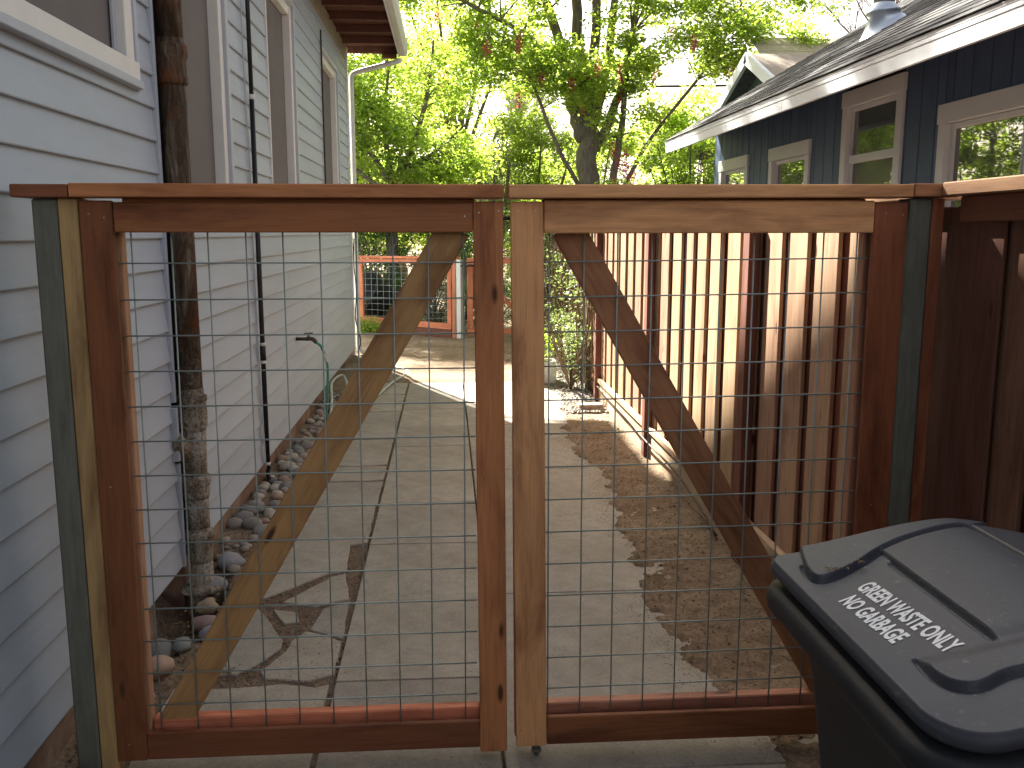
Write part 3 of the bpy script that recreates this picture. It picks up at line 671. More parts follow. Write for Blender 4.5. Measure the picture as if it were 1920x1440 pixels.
rod = tube('drop_rod', [(.262, GY+.03, .0), (.262, GY+.03, .30)], .008, M['galv'], gr, 10)
tube('rod_tip', [(.262, GY+.03, .012), (.262, GY+.03, .02)], .016, M['galv'], gr, 10)
tube('rod_tip', [(.262, GY+.03, .02), (.262, GY+.03, .06)], .011, M['galv'], gr, 10)
box('latch', (.150, GY+.03, 1.655), (.20, GY+.045, 1.664), M['black'], gl)
# posts
pl = thing('gate_post', 'greenish galvanised metal post with yellowish nailer board, left of the gate against the siding', 'post', (-1.09, GY, 0))
box('metal_post', (-1.126, GY, 0), (-1.060, GY+.09, 1.712), M['galv'], pl, c=.006)
box('nailer_board', (-1.058, GY+.004, .01), (-1.006, GY+.09, 1.712), W, pl, YL)
beam('cap_board', (-1.166, GY+.035, 1.731), (-1.017, GY+.035, 1.731), .13, .035, (0, 1, 0), W, pl, (.25, .095, .045))
pr_ = thing('gate_post', 'grey galvanised metal post with reddish boards, between the right gate and the side fence', 'post', (1.38, GY, 0))
box('metal_post', (1.343, GY, 0), (1.408, GY+.09, 1.718), M['galv'], pr_, c=.006)
box('nailer_board', (1.410, GY+.004, .01), (1.447, GY+.09, 1.718), W, pr_, (.36, .135, .07))
beam('cap_board', (1.3365, GY+.035, 1.740), (1.468, GY+.035, 1.740), .13, .038, (0, 1, 0), W, pr_, (.38, .17, .08))

# ============================================================ SIDE FENCE
sf = thing('fence', 'tall reddish board fence running along the right side of the path', 'fence', (1.5, 5, 0))
FX = 1.46
def fcol():
    b = R.uniform(.82, 1.12); return (.40*b, .255*b*R.uniform(.95, 1.05), .160*b)
y = .85; posts = [2.78, 4.28, 6.45, 8.68]
edges = [3.148, 3.324, 3.403, 3.609, 3.68, 3.899, 3.98]
y = -6.0
while y < 9.0:
    wp = R.uniform(.175, .215); gap = R.uniform(.085, .110)
    if True:
        d = 0 if y > 2.62 else .030; cc = fcol() if y > 2.62 else tuple(q*w_ for q, w_ in zip(fcol(), (.48, .40, .40)))  # near boards, front and rear, carry their shade as a darker colour
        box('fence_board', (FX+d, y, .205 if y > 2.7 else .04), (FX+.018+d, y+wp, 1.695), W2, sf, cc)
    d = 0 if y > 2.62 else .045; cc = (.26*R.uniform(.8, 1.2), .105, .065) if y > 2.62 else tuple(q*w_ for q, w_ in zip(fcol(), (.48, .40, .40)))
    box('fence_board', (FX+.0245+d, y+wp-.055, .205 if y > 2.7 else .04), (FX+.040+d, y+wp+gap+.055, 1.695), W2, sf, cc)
    y += wp+gap
for p in posts:
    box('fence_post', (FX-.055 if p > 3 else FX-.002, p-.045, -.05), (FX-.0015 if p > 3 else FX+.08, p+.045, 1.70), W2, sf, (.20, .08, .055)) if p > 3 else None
box('fence_board', (FX+.012, 2.36, .04), (FX+.022, 2.90, 1.695), W2, sf, (.16, .07, .05))
ys = [2.72]+[p for p in posts if p > 3]+[9.0]
for a, b in zip(ys, ys[1:]):
    box('kickboard', (FX-.018, a+.046, .0), (FX-.0005, b-.046, .20), W2, sf, (.52, .40, .28))
    box('bottom_rail', (FX-.035, a+.046, .202), (FX-.0005, b-.046, .240), W2, sf, (.52, .37, .25))
beam('cap_board', (FX+.03, -6.0, 1.742), (FX+.03, GY-.032, 1.742), .15, .038, (1, 0, 0), W2, sf, (.42, .24, .145))
beam('cap_board', (FX+.04, GY+.115, 1.735), (FX+.04, 9.0, 1.735), .15, .034, (1, 0, 0), W2, sf, (.42, .24, .145))
box('top_rail', (FX+.002, -6, 1.65), (FX+.028, GY-.05, 1.722), W2, sf, (.28, .12, .07))
tag(tube('irrigation_pipe', bez([(1.425, 9.0, .17), (1.42, 8, .155), (1.415, 7.0, .155), (1.40, 6.4, .15), (1.412, 5.6, .14), (1.415, 5.0, .09), (1.41, 4.6, .03)], 6), .007, plain('brown_pipe', (.06, .035, .02))), 'thin brown irrigation line running low along the fence kickboard', 'pipe')
tag(box('brick', (1.18, 8.12, .0), (1.40, 8.24, .075), M['brick']), 'single grey-brown brick on its side at the near edge of the pebble bed', 'brick')

# stick fence with vine beyond
st = thing('stick_fence', 'rustic fence of thin dry sticks overgrown with a climbing vine, beyond the board fence', 'fence', (1.5, 11, 0))
stm = []
for k in range(5):
    P = [Vector((R.uniform(-.012, .012), R.uniform(-.012, .012), z)) for z in np.linspace(0, 1.75, 6)]; v, f = tube_data(P, [.011, .011, .010, .010, .009, .007], 5)
    me = mesh('stick', v, f, True); me.materials.append(M['stick']); stm.append(me)
for i in range(230):
    y = 9.02+i*.021; b = R.uniform(.6, 1.3)
    obj('stick', R.choice(stm), None, st, Matrix.Translation((1.47+R.uniform(-.02, .02), y, .0)) @ Matrix.Rotation(R.uniform(-.03, .03), 4, 'X') @ Matrix.Rotation(R.uniform(-.03, .03), 4, 'Y') @ Matrix.Diagonal((1, 1, R.uniform(.85, 1.08), 1)), (.24*b, .165*b, .10*b))
for z in (.35, 1.3): box('cross_rail', (1.50, 9.0, z), (1.53, 13.9, z+.05), M['stick'], st, (.15, .1, .06))
vn = thing('climbing_vine', 'leafy climbing vine covering the stick fence', 'vine', (1.4, 11, 0))
lst = []
for _ in range(70):
    y0 = R.uniform(9.1, 13.6); P = [Vector((1.40+R.uniform(-.05, .05), y0, 0))]
    for z in (.4, .8, 1.2, 1.7): P.append(P[-1]+Vector((R.uniform(-.08, .06), R.uniform(-.25, .25), .4)))
    lst.append((bez(P, 4), .006))
multi_tube('stems', lst, M['stick'], vn, 4, 'stuff')
cl = [(R.uniform(1.28, 1.48), R.uniform(9.0, 13.7), R.uniform(.35, 1.95)) for _ in range(150)]
leaves('foliage', cl, [(.16, .22, .16)]*len(cl), [R.choice((8, 14, 40)) for _ in cl], .05, L_vine, vn, 21, aspect=.6)
sh = thing('dry_shrub', 'low twiggy shrub with small leaves at the foot of the stick fence behind the pebbles', 'shrub', (1.25, 9.3, 0))
lst = []
for _ in range(60):
    a = R.uniform(0, 6.28); P = [Vector((1.27, 9.35, 0)), Vector((1.27+.12*math.cos(a), 9.35+.18*math.sin(a), .3)), Vector((1.27+.26*math.cos(a), 9.35+.45*math.sin(a), R.uniform(.35, .85)))]; lst.append((bez(P, 4), .005))
multi_tube('stems', lst, M['stick'], sh, 4, 'stuff')
leaves('foliage', [(R.uniform(1.1, 1.42), R.uniform(9.0, 9.9), R.uniform(.2, .85)) for _ in range(40)], [(.1, .15, .12)]*40, [28]*40, .035, L_vine, sh, 22)
pt = thing('planter', 'white rectangular planter with a leafy plant at the edge of the pebble bed', 'planter', (1.03, 9.85, 0))
for n_, lo, hi in (('side_panel', (.90, 9.72, .01), (1.16, 9.74, .25)), ('side_panel', (.90, 9.98, .01), (1.16, 10.0, .25)), ('side_panel', (.90, 9.742, .01), (.92, 9.978, .25)), ('side_panel', (1.14, 9.742, .01), (1.16, 9.978, .25)), ('soil', (.921, 9.742, .02), (1.139, 9.978, .22))):
    box(n_, lo, hi, M['planter'] if n_ != 'soil' else M['dirt'], pt)
leaves('foliage', [(1.03+R.uniform(-.1, .1), 9.86+R.uniform(-.1, .1), R.uniform(.28, .6)) for _ in range(14)], [(.08, .08, .09)]*14, [26]*14, .06, L_green, pt, 23, aspect=.4)
tube('stem', [(1.03, 9.86, .2), (1.03, 9.86, .5)], .008, M['stick'], pt, 6)

# ============================================================ FAR FENCE + GARDEN
ff = thing('mesh_fence', 'orange-stained framed wire fence panel at the far end of the path', 'fence', (-.6, 14.7, 0))
A, Bq = Vector((-1.42, 15.05, 0)), Vector((.06, 14.25, 0)); dr = (Bq-A).normalized()
ORF = (.62, .22, .12)
def fpt(s, z): p = A+dr*s; return (p.x, p.y, z)
Lf = (Bq-A).length
beam('cap_board', fpt(-.1, 1.235), fpt(Lf+.12, 1.235), .12, .035, (-dr.y, dr.x, 0), W2, ff, ORF)
beam('top_rail', fpt(0, 1.175), fpt(Lf, 1.175), .07, .04, (0, 0, 1), W2, ff, ORF)
beam('bottom_rail', fpt(0, .235), fpt(Lf, .175), .09, .05, (0, 0, 1), W2, ff, ORF)
beam('kickboard', fpt(-.1, .10), fpt(Lf, .06), .17, .03, (0, 0, 1), W2, ff, (.16, .07, .05))
for s in (.035, Lf-.035): beam('stile', fpt(s, 1.14), fpt(s, .2), .07, .04, tuple(dr), W2, ff, ORF)
beam('nailer_board', fpt(Lf+.05, 1.215), fpt(Lf+.05, .0), .07, .04, tuple(dr), W2, ff, (.5, .2, .12))
beam('metal_post', fpt(Lf+.14, 1.21), fpt(Lf+.14, -.05), .075, .075, tuple(dr), M['gutter'], ff)
beam('metal_post', fpt(-.08, 1.21), fpt(-.08, -.05), .075, .075, tuple(dr), M['gutter'], ff)
for k in range(1, 15): wire('vertical_wire', fpt(k*Lf/15, 1.15), fpt(k*Lf/15, .2), ff, .0028)
for k in range(9): wire('horizontal_wire', fpt(.03, 1.09-.1*k), fpt(Lf-.03, 1.09-.1*k), ff, .0028)
fg = thing('garden_gate', 'narrow orange-stained wire gate right of the far fence post', 'gate', (.8, 14.2, 0))
for n_, a, b, w_, wd in (('top_rail', (.30, 14.2, 1.19), (1.36, 14.2, 1.19), .09, (0, 0, 1)), ('bottom_rail', (.30, 14.2, .10), (1.36, 14.2, .10), .09, (0, 0, 1)), ('stile', (.345, 14.2, 1.14), (.345, 14.2, .15), .09, (1, 0, 0)), ('stile', (1.31, 14.2, 1.14), (1.31, 14.2, .15), .09, (1, 0, 0)), ('brace', (.40, 14.22, 1.1), (1.27, 14.22, .2), .08, (1, 0, 0))):
    beam(n_, a, b, w_, .035, wd, W2, fg, ORF)
for k in range(1, 9): wire('vertical_wire', (.39+k*.1, 14.2, 1.14), (.39+k*.1, 14.2, .14), fg, .0028)
for k in range(9): wire('horizontal_wire', (.39, 14.2, 1.09-.1*k), (1.27, 14.2, 1.09-.1*k), fg, .0028)
tube('latch', [(.20, 14.13, 1.12), (.44, 14.13, 1.12)], .014, M['black'], fg, 8); tube('latch', [(.24, 14.13, .95), (.24, 14.13, 1.2)], .010, M['black'], fg, 8)
# dark tub behind fence
V, F = [], []
pr = [(0, .01), (.30, .015), (.36, .2), (.40, .42), (.42, .43), (.40, .45), (.34, .2), (.27, .05), (0, .045)]
nn = 24
for r, z in pr:
    for k in range(nn): q = 2*math.pi*k/nn; V.append((r*math.cos(q), r*math.sin(q), z))
for i in range(len(pr)-1):
    for k in range(nn): F.append((i*nn+k, i*nn+(k+1) % nn, (i+1)*nn+(k+1) % nn, (i+1)*nn+k))
tb = obj('garden_tub', mesh('garden_tub', V, F, True), M['binbody'], None, Matrix.Translation((-1.12, 16.3, .42)) @ Matrix.Rotation(math.radians(-62), 4, 'Y') @ Matrix.Rotation(.5, 4, 'X'))
tag(tb, 'dark round tub lying tilted behind the far mesh fence', 'tub')

def bush(name, label, x, y, r, h, n, size, mat, seed, cat='shrub', z0=.1):
    g = random.Random(seed); t = thing(name, label, cat, (x, y, 0)); lst = []
    cl = []
    for _ in range(n):
        a = g.uniform(0, 6.28); q = math.sqrt(g.random()); zz = z0+(h-z0)*g.random(); k = math.sqrt(max(.05, 1-((zz/h)*2-1)**2*.6))
        cl.append((x+q*r*k*math.cos(a), y+q*r*k*math.sin(a), zz))
    for c in cl[::2]: lst.append((bez([(x+(c[0]-x)*.15, y+(c[1]-y)*.15, 0), (x+(c[0]-x)*.4, y+(c[1]-y)*.4, c[2]*.6), c], 3), .008))
    multi_tube('stems', lst, M['bark'], t, 4, 'stuff')
    leaves('foliage', cl, [(.17, .17, .14)]*n, [80 if size < .04 else 60]*n, size, mat, t, seed, aspect=.5); return t
bush('shrub', 'dark broad shrub topping the far mesh fence at its left end', -1.3, 17.0, 1.1, 2.0, 120, .07, L_dark, 31)
bush('shrub', 'dark green shrub behind the far gate latch post', .3, 17.2, 1.0, 2.1, 110, .065, L_dark, 32)
bush('shrub', 'fine grey-green shrub behind the middle of the far mesh fence', -.25, 15.7, .5, .95, 80, .03, L_grey, 33)
bush('shrub', 'pale grey-green shrub directly behind the far wire gate', .75, 15.4, .45, .9, 70, .035, L_grey, 34)
bush('shrub', 'bushy green shrub at the end of the stick fence', 1.9, 16.2, .9, 2.2, 120, .06, L_green, 35)
bush('weed_clump', 'bright yellow-green weed clump at the foot of the far fence by the house corner', -1.3, 14.7, .18, .22, 16, .05, L_lime, 36, 'weed', .02)
bush('shrub', 'sunlit leafy bush under the neighbour eave corner', 3.5, 13.2, .9, 2.95, 190, .075, L_lime, 37)
bush('shrub', 'round green bush beyond the board fence left of the neighbour house', 2.6, 13.8, .8, 2.3, 130, .07, L_green, 38)
for i, (x, y, h) in enumerate(((-4.5, 20, 2.4), (-2.2, 19.5, 1.9), (2.6, 20.5, 2.5), (5.0, 19, 2.6))):
    bush('hedge_bush', ['dense bush at the far left behind the house corner', 'dense bush under the lime green tree', 'dense bush left of the multi-stemmed trunk base', 'dense bush beyond the neighbour gable'][i], x, y, 1.3, h, 150, .075, [L_dark, L_green, L_green, L_green][i], 60+i)

# ============================================================ TREES
limbs = [([(2.7, 18, -.1), (2.72, 18, 1.5), (2.74, 18, 2.9), (2.72, 18, 3.7)], .235, .19),
         ([(2.62, 18, 3.4), (2.42, 17.95, 4.0), (2.25, 17.9, 4.8), (1.75, 17.8, 6.4), (1.5, 17.8, 8.5)], .14, .06),
         ([(2.7, 18, 3.6), (2.62, 18, 4.3), (2.5, 18, 5.3), (2.4, 18, 7.5), (2.3, 18, 9)], .15, .06),
         ([(2.74, 18, 3.6), (2.80, 18, 4.5), (2.84, 18, 5.8), (2.9, 18, 8.8)], .14, .06),
         ([(2.8, 18, 3.6), (2.98, 18, 4.3), (3.15, 18, 5.4), (3.4, 18, 8.5)], .13, .05),
         ([(2.85, 18, 3.2), (3.2, 18, 3.9), (3.45, 18, 4.9), (3.9, 18, 7.5)], .11, .04),
         ([(2.8, 17.9, 1.2), (3.1, 17.8, 2.3), (3.3, 17.8, 3.4), (3.4, 17.8, 4.6)], .10, .05),
         ([(3.25, 17.8, 2.2), (3.9, 17.7, 3.4), (4.9, 17.6, 4.7), (5.6, 17.6, 6)], .05, .02),
         ([(2.6, 17.9, 2.4), (2.1, 17.6, 3.2), (1.6, 17.4, 4.3), (1.3, 17.3, 4.9)], .05, .02),
         ([(2.5, 18, 4.6), (1.4, 17.4, 5.2), (.4, 17, 5.6), (-.6, 16.8, 6.2)], .06, .02)]
blobs = [((2.6, 17.6, 4.5), (1.7, 1.2, .75), 60), ((.9, 17.2, 4.75), (1.3, 1.2, .85), 42), ((-.3, 17.0, 5.9), (1.2, 1.3, .9), 34), ((4.3, 17.3, 5.3), (1.4, 1.3, 1.2), 46),
         ((5.3, 17.0, 4.9), (1.1, 1.0, .5), 22), ((2.6, 17.6, 7.3), (3.6, 2.6, 2.0), 140), ((3.3, 17.5, 3.7), (.7, .6, .45), 8), ((6.2, 16.4, 5.3), (.8, .8, .45), 10), ((.9, 13.6, 8.5), (1.7, 3.4, .9), 125)]  # last blob: canopy out of view, added to dapple the neighbour eave
t1_, cl1 = tree('maple_tree', 'large multi-stemmed tree with pink seed clusters standing right of centre beyond the fences', 'tree', (2.7, 18, 0), limbs, blobs, 70000, .088, L_green, M['bark'], 41, aspect=.55, hang=.5)
g = random.Random(5)
for i in range(30):
    c = g.choice(cl1[:200]) if i > 8 else Vector((3.25+g.uniform(-.12, .18), 17.55, 2.3+i*.13))
    leaves('seed_cluster', [(c.x+g.uniform(-.1, .1), c.y-.30, c.z-.2)], [(.075, .07, .17)], [70], .05, L_red, t1_, 300+i, hang=2, aspect=.5)
limbs = [([(-1.0, 17.3, -.1), (-1.0, 17.3, 1.4), (-.96, 17.3, 2.6)], .13, .10), ([(-.97, 17.3, 2.5), (-.6, 17.2, 3.2), (-.3, 17.2, 4.2), (-.2, 17.2, 5)], .07, .02),
         ([(-.97, 17.3, 2.5), (-1.1, 17.2, 3.4), (-1.0, 17.2, 4.6)], .07, .02), ([(-1.0, 17.3, 2.5), (-1.5, 17.2, 3.3), (-1.9, 17.1, 4.4)], .06, .02), ([(-.9, 17.3, 2.7), (-.3, 17.2, 3.0), (.3, 17.2, 3.5)], .05, .02),
         ([(-1.0, 17.3, 2.3), (-1.7, 17.2, 2.8), (-2.3, 17.1, 3.4)], .05, .02)]
tree('small_tree', 'lime green backlit tree left of centre just beyond the far mesh fence', 'tree', (-1, 17.3, 0), limbs, [((-.8, 17.3, 3.5), (1.6, 1.2, 1.6), 110), ((-1.9, 17.3, 4.0), (1.2, 1.2, 1.4), 60), ((.1, 17.5, 2.9), (.9, .8, .7), 30)], 23000, .085, L_lime, M['bark'], 42, aspect=.55, hang=.6)
def ftree(name, label, x, y, h0, h1, r, n, size, mat, seed, bark='bark', cat='tree', nc=110):
    rr = random.Random(seed); L = [([(x, y, -.1), (x+.1, y, h0*.6), (x, y, h0+.2), (x+.1, y, (h0+h1)/2)], .05+r*.06, .05)]
    for k in range(6):
        a = k*1.05+rr.random(); L.append(([(x, y, h0*.8+k*.1), (x+.4*r*math.cos(a), y+.4*r*math.sin(a), h0+(h1-h0)*.3), (x+.7*r*math.cos(a), y+.7*r*math.sin(a), h0+(h1-h0)*.75)], .06, .02))
    hz = (h1-h0)/2
    return tree(name, label, cat, (x, y, 0), L, [((x, y, h0+hz), (r, r, hz), nc), ((x+rr.uniform(-.5, .5)*r, y-.3*r, h0+hz*1.5), (r*.6, r*.6, hz*.6), nc//3), ((x+rr.uniform(-.5, .5)*r, y-.3*r, h0+hz*.5), (r*.7, r*.6, hz*.5), nc//3)], n, size, mat, M[bark], seed, blobscale=1+.12*r)
ftree('leafy_tree', 'bright green tree in the gap between the lime tree and the big trunk', 2.2, 24.5, 1.2, 4.9, 1.6, 20000, .10, L_green, 43)
ftree('leafy_tree', 'bright green tree right of the big trunk behind the neighbour eave', 6.0, 21.5, 1.2, 4.7, 1.7, 24000, .11, L_lime, 44)
ftree('tall_tree', 'tall yellow-green tree rising behind the lime tree at top left of centre', .4, 25, 4.2, 9.5, 2.3, 20000, .105, L_lime, 45)
ftree('leafy_tree', 'green tree directly behind the left house corner', -2.8, 22, 1.0, 5.4, 1.8, 18000, .11, L_lime, 46)
ftree('slender_tree', 'narrow greyish-green tree left of centre behind the far fence', 1.1, 22, .6, 4.0, .6, 9000, .06, L_grey, 47, nc=60)
ftree('leafy_tree', 'pale green tree far behind, filling the centre', 4.2, 29, .8, 5.2, 2.2, 16000, .13, L_lime, 48)
ftree('leafy_tree', 'green tree hidden behind the left house, seen mirrored in the neighbour windows', -6.2, 21, 1.0, 6.5, 2.6, 26000, .13, L_green, 49)
ftree('leafy_tree', 'broad green tree behind the left house, mirrored in the largest neighbour window', -8.5, 15.5, 1.0, 7.0, 2.9, 26000, .13, L_lime, 50)
ftree('leafy_tree', 'far green tree closing the view at the left', -1.6, 31, .8, 6.2, 2.8, 16000, .14, L_green, 51)
ftree('leafy_tree', 'far lime tree behind the slender grey-green one', .6, 30, .8, 4.6, 2.0, 13000, .13, L_lime, 52)
# tall shade tree whose canopy dapples path and roofs
ftree('tall_tree', 'tall tree behind the left house throwing dappled shade over the path', -4.4, 22.8, 5.0, 9.0, 2.6, 12000, .12, L_green, 53, nc=130)
def bare(name, label, x, y, z0, seed, h, mat, spread=1., nb=9, r=.06):
    g = random.Random(seed); t = thing(name, label, 'tree', (x, y, 0)); tube('trunk', [(x, y, 0), (x+.1, y, z0)], [r*2, r*1.4], M[mat], t, 8); lst = []
    def br(p, d, L, rad, dep):
        P = [p]; q = p
        for k in range(4): d = (d+Vector((g.uniform(-.22, .22), g.uniform(-.22, .22), g.uniform(-.05, .15)))).normalized(); q = q+d*L/4; P.append(q)
        lst.append((P, [rad*(1-.12*k) for k in range(5)]))
        if dep:
            for k in range(3): br(P[g.randint(2, 4)], (d+Vector((g.uniform(-.8, .8), g.uniform(-.6, .6), g.uniform(-.1, .6)))).normalized(), L*.62, rad*.5, dep-1)
    for k in range(nb): a = g.uniform(0, 6.28); br(Vector((x+.1, y, z0)), Vector((math.cos(a)*.7*spread, math.sin(a)*.5, 1)).normalized(), h*.5, r, 3)
    multi_tube('branches', lst, M[mat], t, 4, 'stuff'); return t
bare('bare_tree', 'bare leafless tree above the roofs beside the metal flue', 13.0, 27, 5.5, 3, 4.2, 'bark')
bare('bare_tree', 'pale bare forked tree in the gap below the thick overhead cable', 2.4, 34, 4.6, 8, 3.6, 'palebark', .6, 6, .12)

# power lines
for i, (x0_, z0_, x1_, z1_, r, lab) in enumerate([(-14, 7.9, 24, 7.95, .014, 'thin overhead line, highest of the four wires'), (-14, 6.9, 24, 7.35, .014, 'thin overhead line just above the thick cable'), (-14, 6.05, 26, 6.85, .04, 'thick black overhead cable behind the big tree'), (-10, 7.35, 26, 7.3, .012, 'thin overhead line between the highest wire and the other thin one')]):
    P = [Vector((x0_+(x1_-x0_)*s, 30, z0_+(z1_-z0_)*s-.5*4*s*(1-s)*.5)) for s in np.linspace(0, 1, 14)]
    tag(tube('power_line', P, r, M['cable'], None, 6), lab, 'cable', None)

# ============================================================ NEIGHBOUR HOUSE
nh = thing('house', 'dark blue neighbour house with white window trim and grey shingle roof, right of the fence', 'house', (4.5, 7, 0))
XW = 3.2; PT = .58; EX = 2.6; EZ = 2.675
wins = [(4.05, 5.92, 1.3, 2.43), (6.42, 7.42, 1.2, 2.72), (8.08, 9.10, 1.45, 2.43), (9.76, 10.79, 1.5, 2.435)]
NY0, NY1 = -2.4, 11.04
def bboard(y0, y1, z0, z1):
    b = R.uniform(.9, 1.1); box('wall_board', (XW, y0+.003, z0), (XW+.02, y1-.003, z1), M['bluewall'], nh, (.072*b, .115*b, .215*b), c=.004)
y = NY0
while y < NY1-.01:
    y2 = min(y+.2, NY1)
    cuts = sorted(set([y, y2]+[q for w_ in wins for q in (w_[0]+.03, w_[1]-.03) if y < q < y2]))
    for a, b in zip(cuts, cuts[1:]):
        mid = (a+b)/2; wn_ = [w_ for w_ in wins if w_[0]+.03 < mid < w_[1]-.03]
        if b-a < .012: continue
        if wn_:
            z0, z1 = wn_[0][2], wn_[0][3]; bboard(a, b, 0, z0+.03)
            if z1 < 2.7: bboard(a, b, z1-.03, 2.92)
        else: bboard(a, b, 0, 2.92)
    y += .2
box('sheathing', (XW+.09, NY0, 0), (XW+.15, NY1, 3.0), M['darkgap'], nh, c=0)
obj('end_wall', mesh('end_wall', [(XW, NY1+.004, 0), (9.3, NY1+.004, 0), (9.3, NY1+.004, 3), (6.3, NY1+.004, 4.7), (XW, NY1+.004, 2.95)], [(4, 3, 2, 1, 0)]), M['bluewall'], nh, None, (.075, .12, .195))
def nwindow(y0, y1, z0, z1, label, dh=None, tw=.095):
    w = bpy.data.objects.new('window', None); put(w, nh, Matrix.Translation((XW, (y0+y1)/2, z0))); w['label'] = label
    xa, xb = XW-.022, XW+.06
    box('trim_board', (xa, y0, z0), (xb, y0+tw, z1-tw-.03), M['frame2'], w); box('trim_board', (xa, y1-tw, z0), (xb, y1, z1-tw-.03), M['frame2'], w)
    box('head_board', (xa-.006, y0-.008, z1-tw-.028), (xb, y1+.008, z1), M['frame2'], w); box('sill', (xa-.02, y0-.01, z0-.04), (xb, y1+.01, z0-.001), M['frame2'], w)
    a, b, c, d = y0+tw+.002, y1-tw-.002, z0+.002, z1-tw-.031
    s = .035; xs0, xs1 = XW+.012, XW+.05
    for lo, hi in (((xs0, a, c), (xs1, a+s, d)), ((xs0, b-s, c), (xs1, b, d)), ((xs0, a+s, c), (xs1, b-s, c+s)), ((xs0, a+s, d-s), (xs1, b-s, d))): box('sash', lo, hi, M['frame2'], w)
    if dh: box('meeting_rail', (xs0-.015, a+s, dh-.03), (xs1, b-s, dh+.03), M['frame2'], w)
    if dh:
        box('pane', (XW+.028, a+s, dh+.031), (XW+.034, b-s, d-s), M['glass'], w, c=0); box('pane', (XW+.036, a+s, c+s), (XW+.042, b-s, dh-.031), M['glass_l'], w, c=0)['label'] = 'dull lower pane behind an insect screen'
    else: box('pane', (XW+.03, a+s, c+s), (XW+.036, b-s, d-s), M['glass'], w, c=0)
nwindow(*wins[0], 'largest neighbour window, at the right edge of the photo'); nwindow(*wins[1], 'tall double-hung neighbour window reaching the eave', 2.19)
nwindow(*wins[2], 'smaller neighbour window left of the tall one'); nwindow(*wins[3], 'smallest neighbour window, nearest the eave corner')
RY0, RY1 = -2.6, 11.05
box('fascia', (EX, RY0, 2.545), (EX+.022, 7.2, 2.655), M['fascia'], nh); box('fascia', (EX, 7.203, 2.545), (EX+.022, RY1, 2.655), M['fascia'], nh)
box('drip_edge', (EX-.006, RY0, 2.657), (EX+.02, RY1, 2.682), M['frame2'], nh)
box('gutter_strip', (EX-.004, RY0, 2.632), (EX-.001, RY1, 2.655), M['frame2'], nh)
slabroof('soffit', (EX+.023, RY0, 2.60), (EX+.023, RY1, 2.60), (XW+.2, RY1, 2.60+.577*PT), (XW+.2, RY0, 2.60+.577*PT), .015, plain('soffit_paint', (.07, .085, .12)), nh)
def rz(x): return 2.685+(x-EX)*PT
slabroof('roof_deck', (EX, RY0, rz(EX)-.004), (EX, RY1, rz(EX)-.004), (6.3, RY1, rz(6.3)-.004), (6.3, RY0, rz(6.3)-.004), .03, M['roof'], nh)
slabroof('rear_slope', (6.3, RY0, rz(6.3)-.01), (6.3, RY1, rz(6.3)-.01), (10, RY1, 2.6), (10, RY0, 2.6), .03, M['roof'], nh)
slabroof('rake_board', (EX, RY1+.002, rz(EX)-.01), (EX, RY1+.03, rz(EX)-.01), (6.3, RY1+.03, rz(6.3)-.01), (6.3, RY1+.002, rz(6.3)-.01), .11, M['fascia'], nh)
# shingles
M['shingle'] = plain('shingle', (.12, .11, .11), .9, usecol=True, var=.35, scale=40, bmp=.5)
sn = Vector((-PT, 0, 1)).normalized(); sx_ = Vector((1, 0, PT)).normalized()
shm = cbox_m(.150, .298, .007, .002, M['shingle']); cnt = []
stuffV, stuffF = [], []
row = 0; s_ = 0
while s_ < 4.3:
    y = RY0+(.15 if row % 2 else 0)
    while y < RY1-.05:
        c0 = Vector((EX-.012, 0, rz(EX-.012)))+sx_*(s_+.075); cnt.append((row, y+.15, c0)); y += .302
    s_ += .138; row += 1
cnt.sort(key=lambda q: (q[0] + (0 if q[1] > 3.6 else 60)))
for i, (r_, y, c0) in enumerate(cnt):
    if y > RY1-.15: y = RY1-.149
    p = Vector((c0.x, y, c0.z))+sn*(.006+R.uniform(0, .003)); xx = (sx_-sn*.045).normalized(); yy = Vector((0, 1, 0)); zz = xx.cross(yy)
    mw = Matrix(((xx.x, yy.x, zz.x, p.x), (xx.y, yy.y, zz.y, p.y), (xx.z, yy.z, zz.z, p.z), (0, 0, 0, 1)))
    if i < 290:
        b = R.uniform(.6, 1.5); obj('shingle', shm, None, nh, mw @ Matrix.Rotation(R.uniform(-.012, .012), 4, 'Z'), (.075*b, .073*b, .075*b))
    else:
        o = len(stuffV); stuffV += [mw @ v.co for v in shm.vertices]; stuffF += [tuple(o+k for k in pl_.vertices) for pl_ in shm.polygons]
sp_ = obj('shingle_field', mesh('shingle_field', stuffV, stuffF), plain('shingle_mass', (.075, .073, .075), .9, var=.5, scale=4, bmp=.5), nh); sp_['kind'] = 'stuff'
# flue
fx, fy = 3.62, 7.75; fz = rz(fx)
fl = thing('roof_flue', 'silver metal flue pipe with conical flashing on the neighbour roof', 'flue', (fx, fy, fz))
V, F = [], []; nn = 24
for (r, z, follow) in ((.18, .0, 1), (.165, .02, 1), (.105, .12, .45), (.135, .125, .15), (.135, .14, .15), (.085, .20, 0)):
    for k in range(nn):
        q = 2*math.pi*k/nn; dx = r*math.cos(q); V.append((dx, r*math.sin(q), z+dx*PT*follow+.01))
for i in range(5):
    for k in range(nn): F.append((i*nn+k, i*nn+(k+1) % nn, (i+1)*nn+(k+1) % nn, (i+1)*nn+k))
obj('flashing', mesh('flashing', V, F, True), M['flue'], fl, Matrix.Translation((fx, fy, fz)))
tube('flue_pipe', [(fx, fy, fz+.05), (fx, fy, fz+1.5)], .083, plain('shiny_flue', (.5, .5, .48), .22, .9, var=.05), fl, 24)
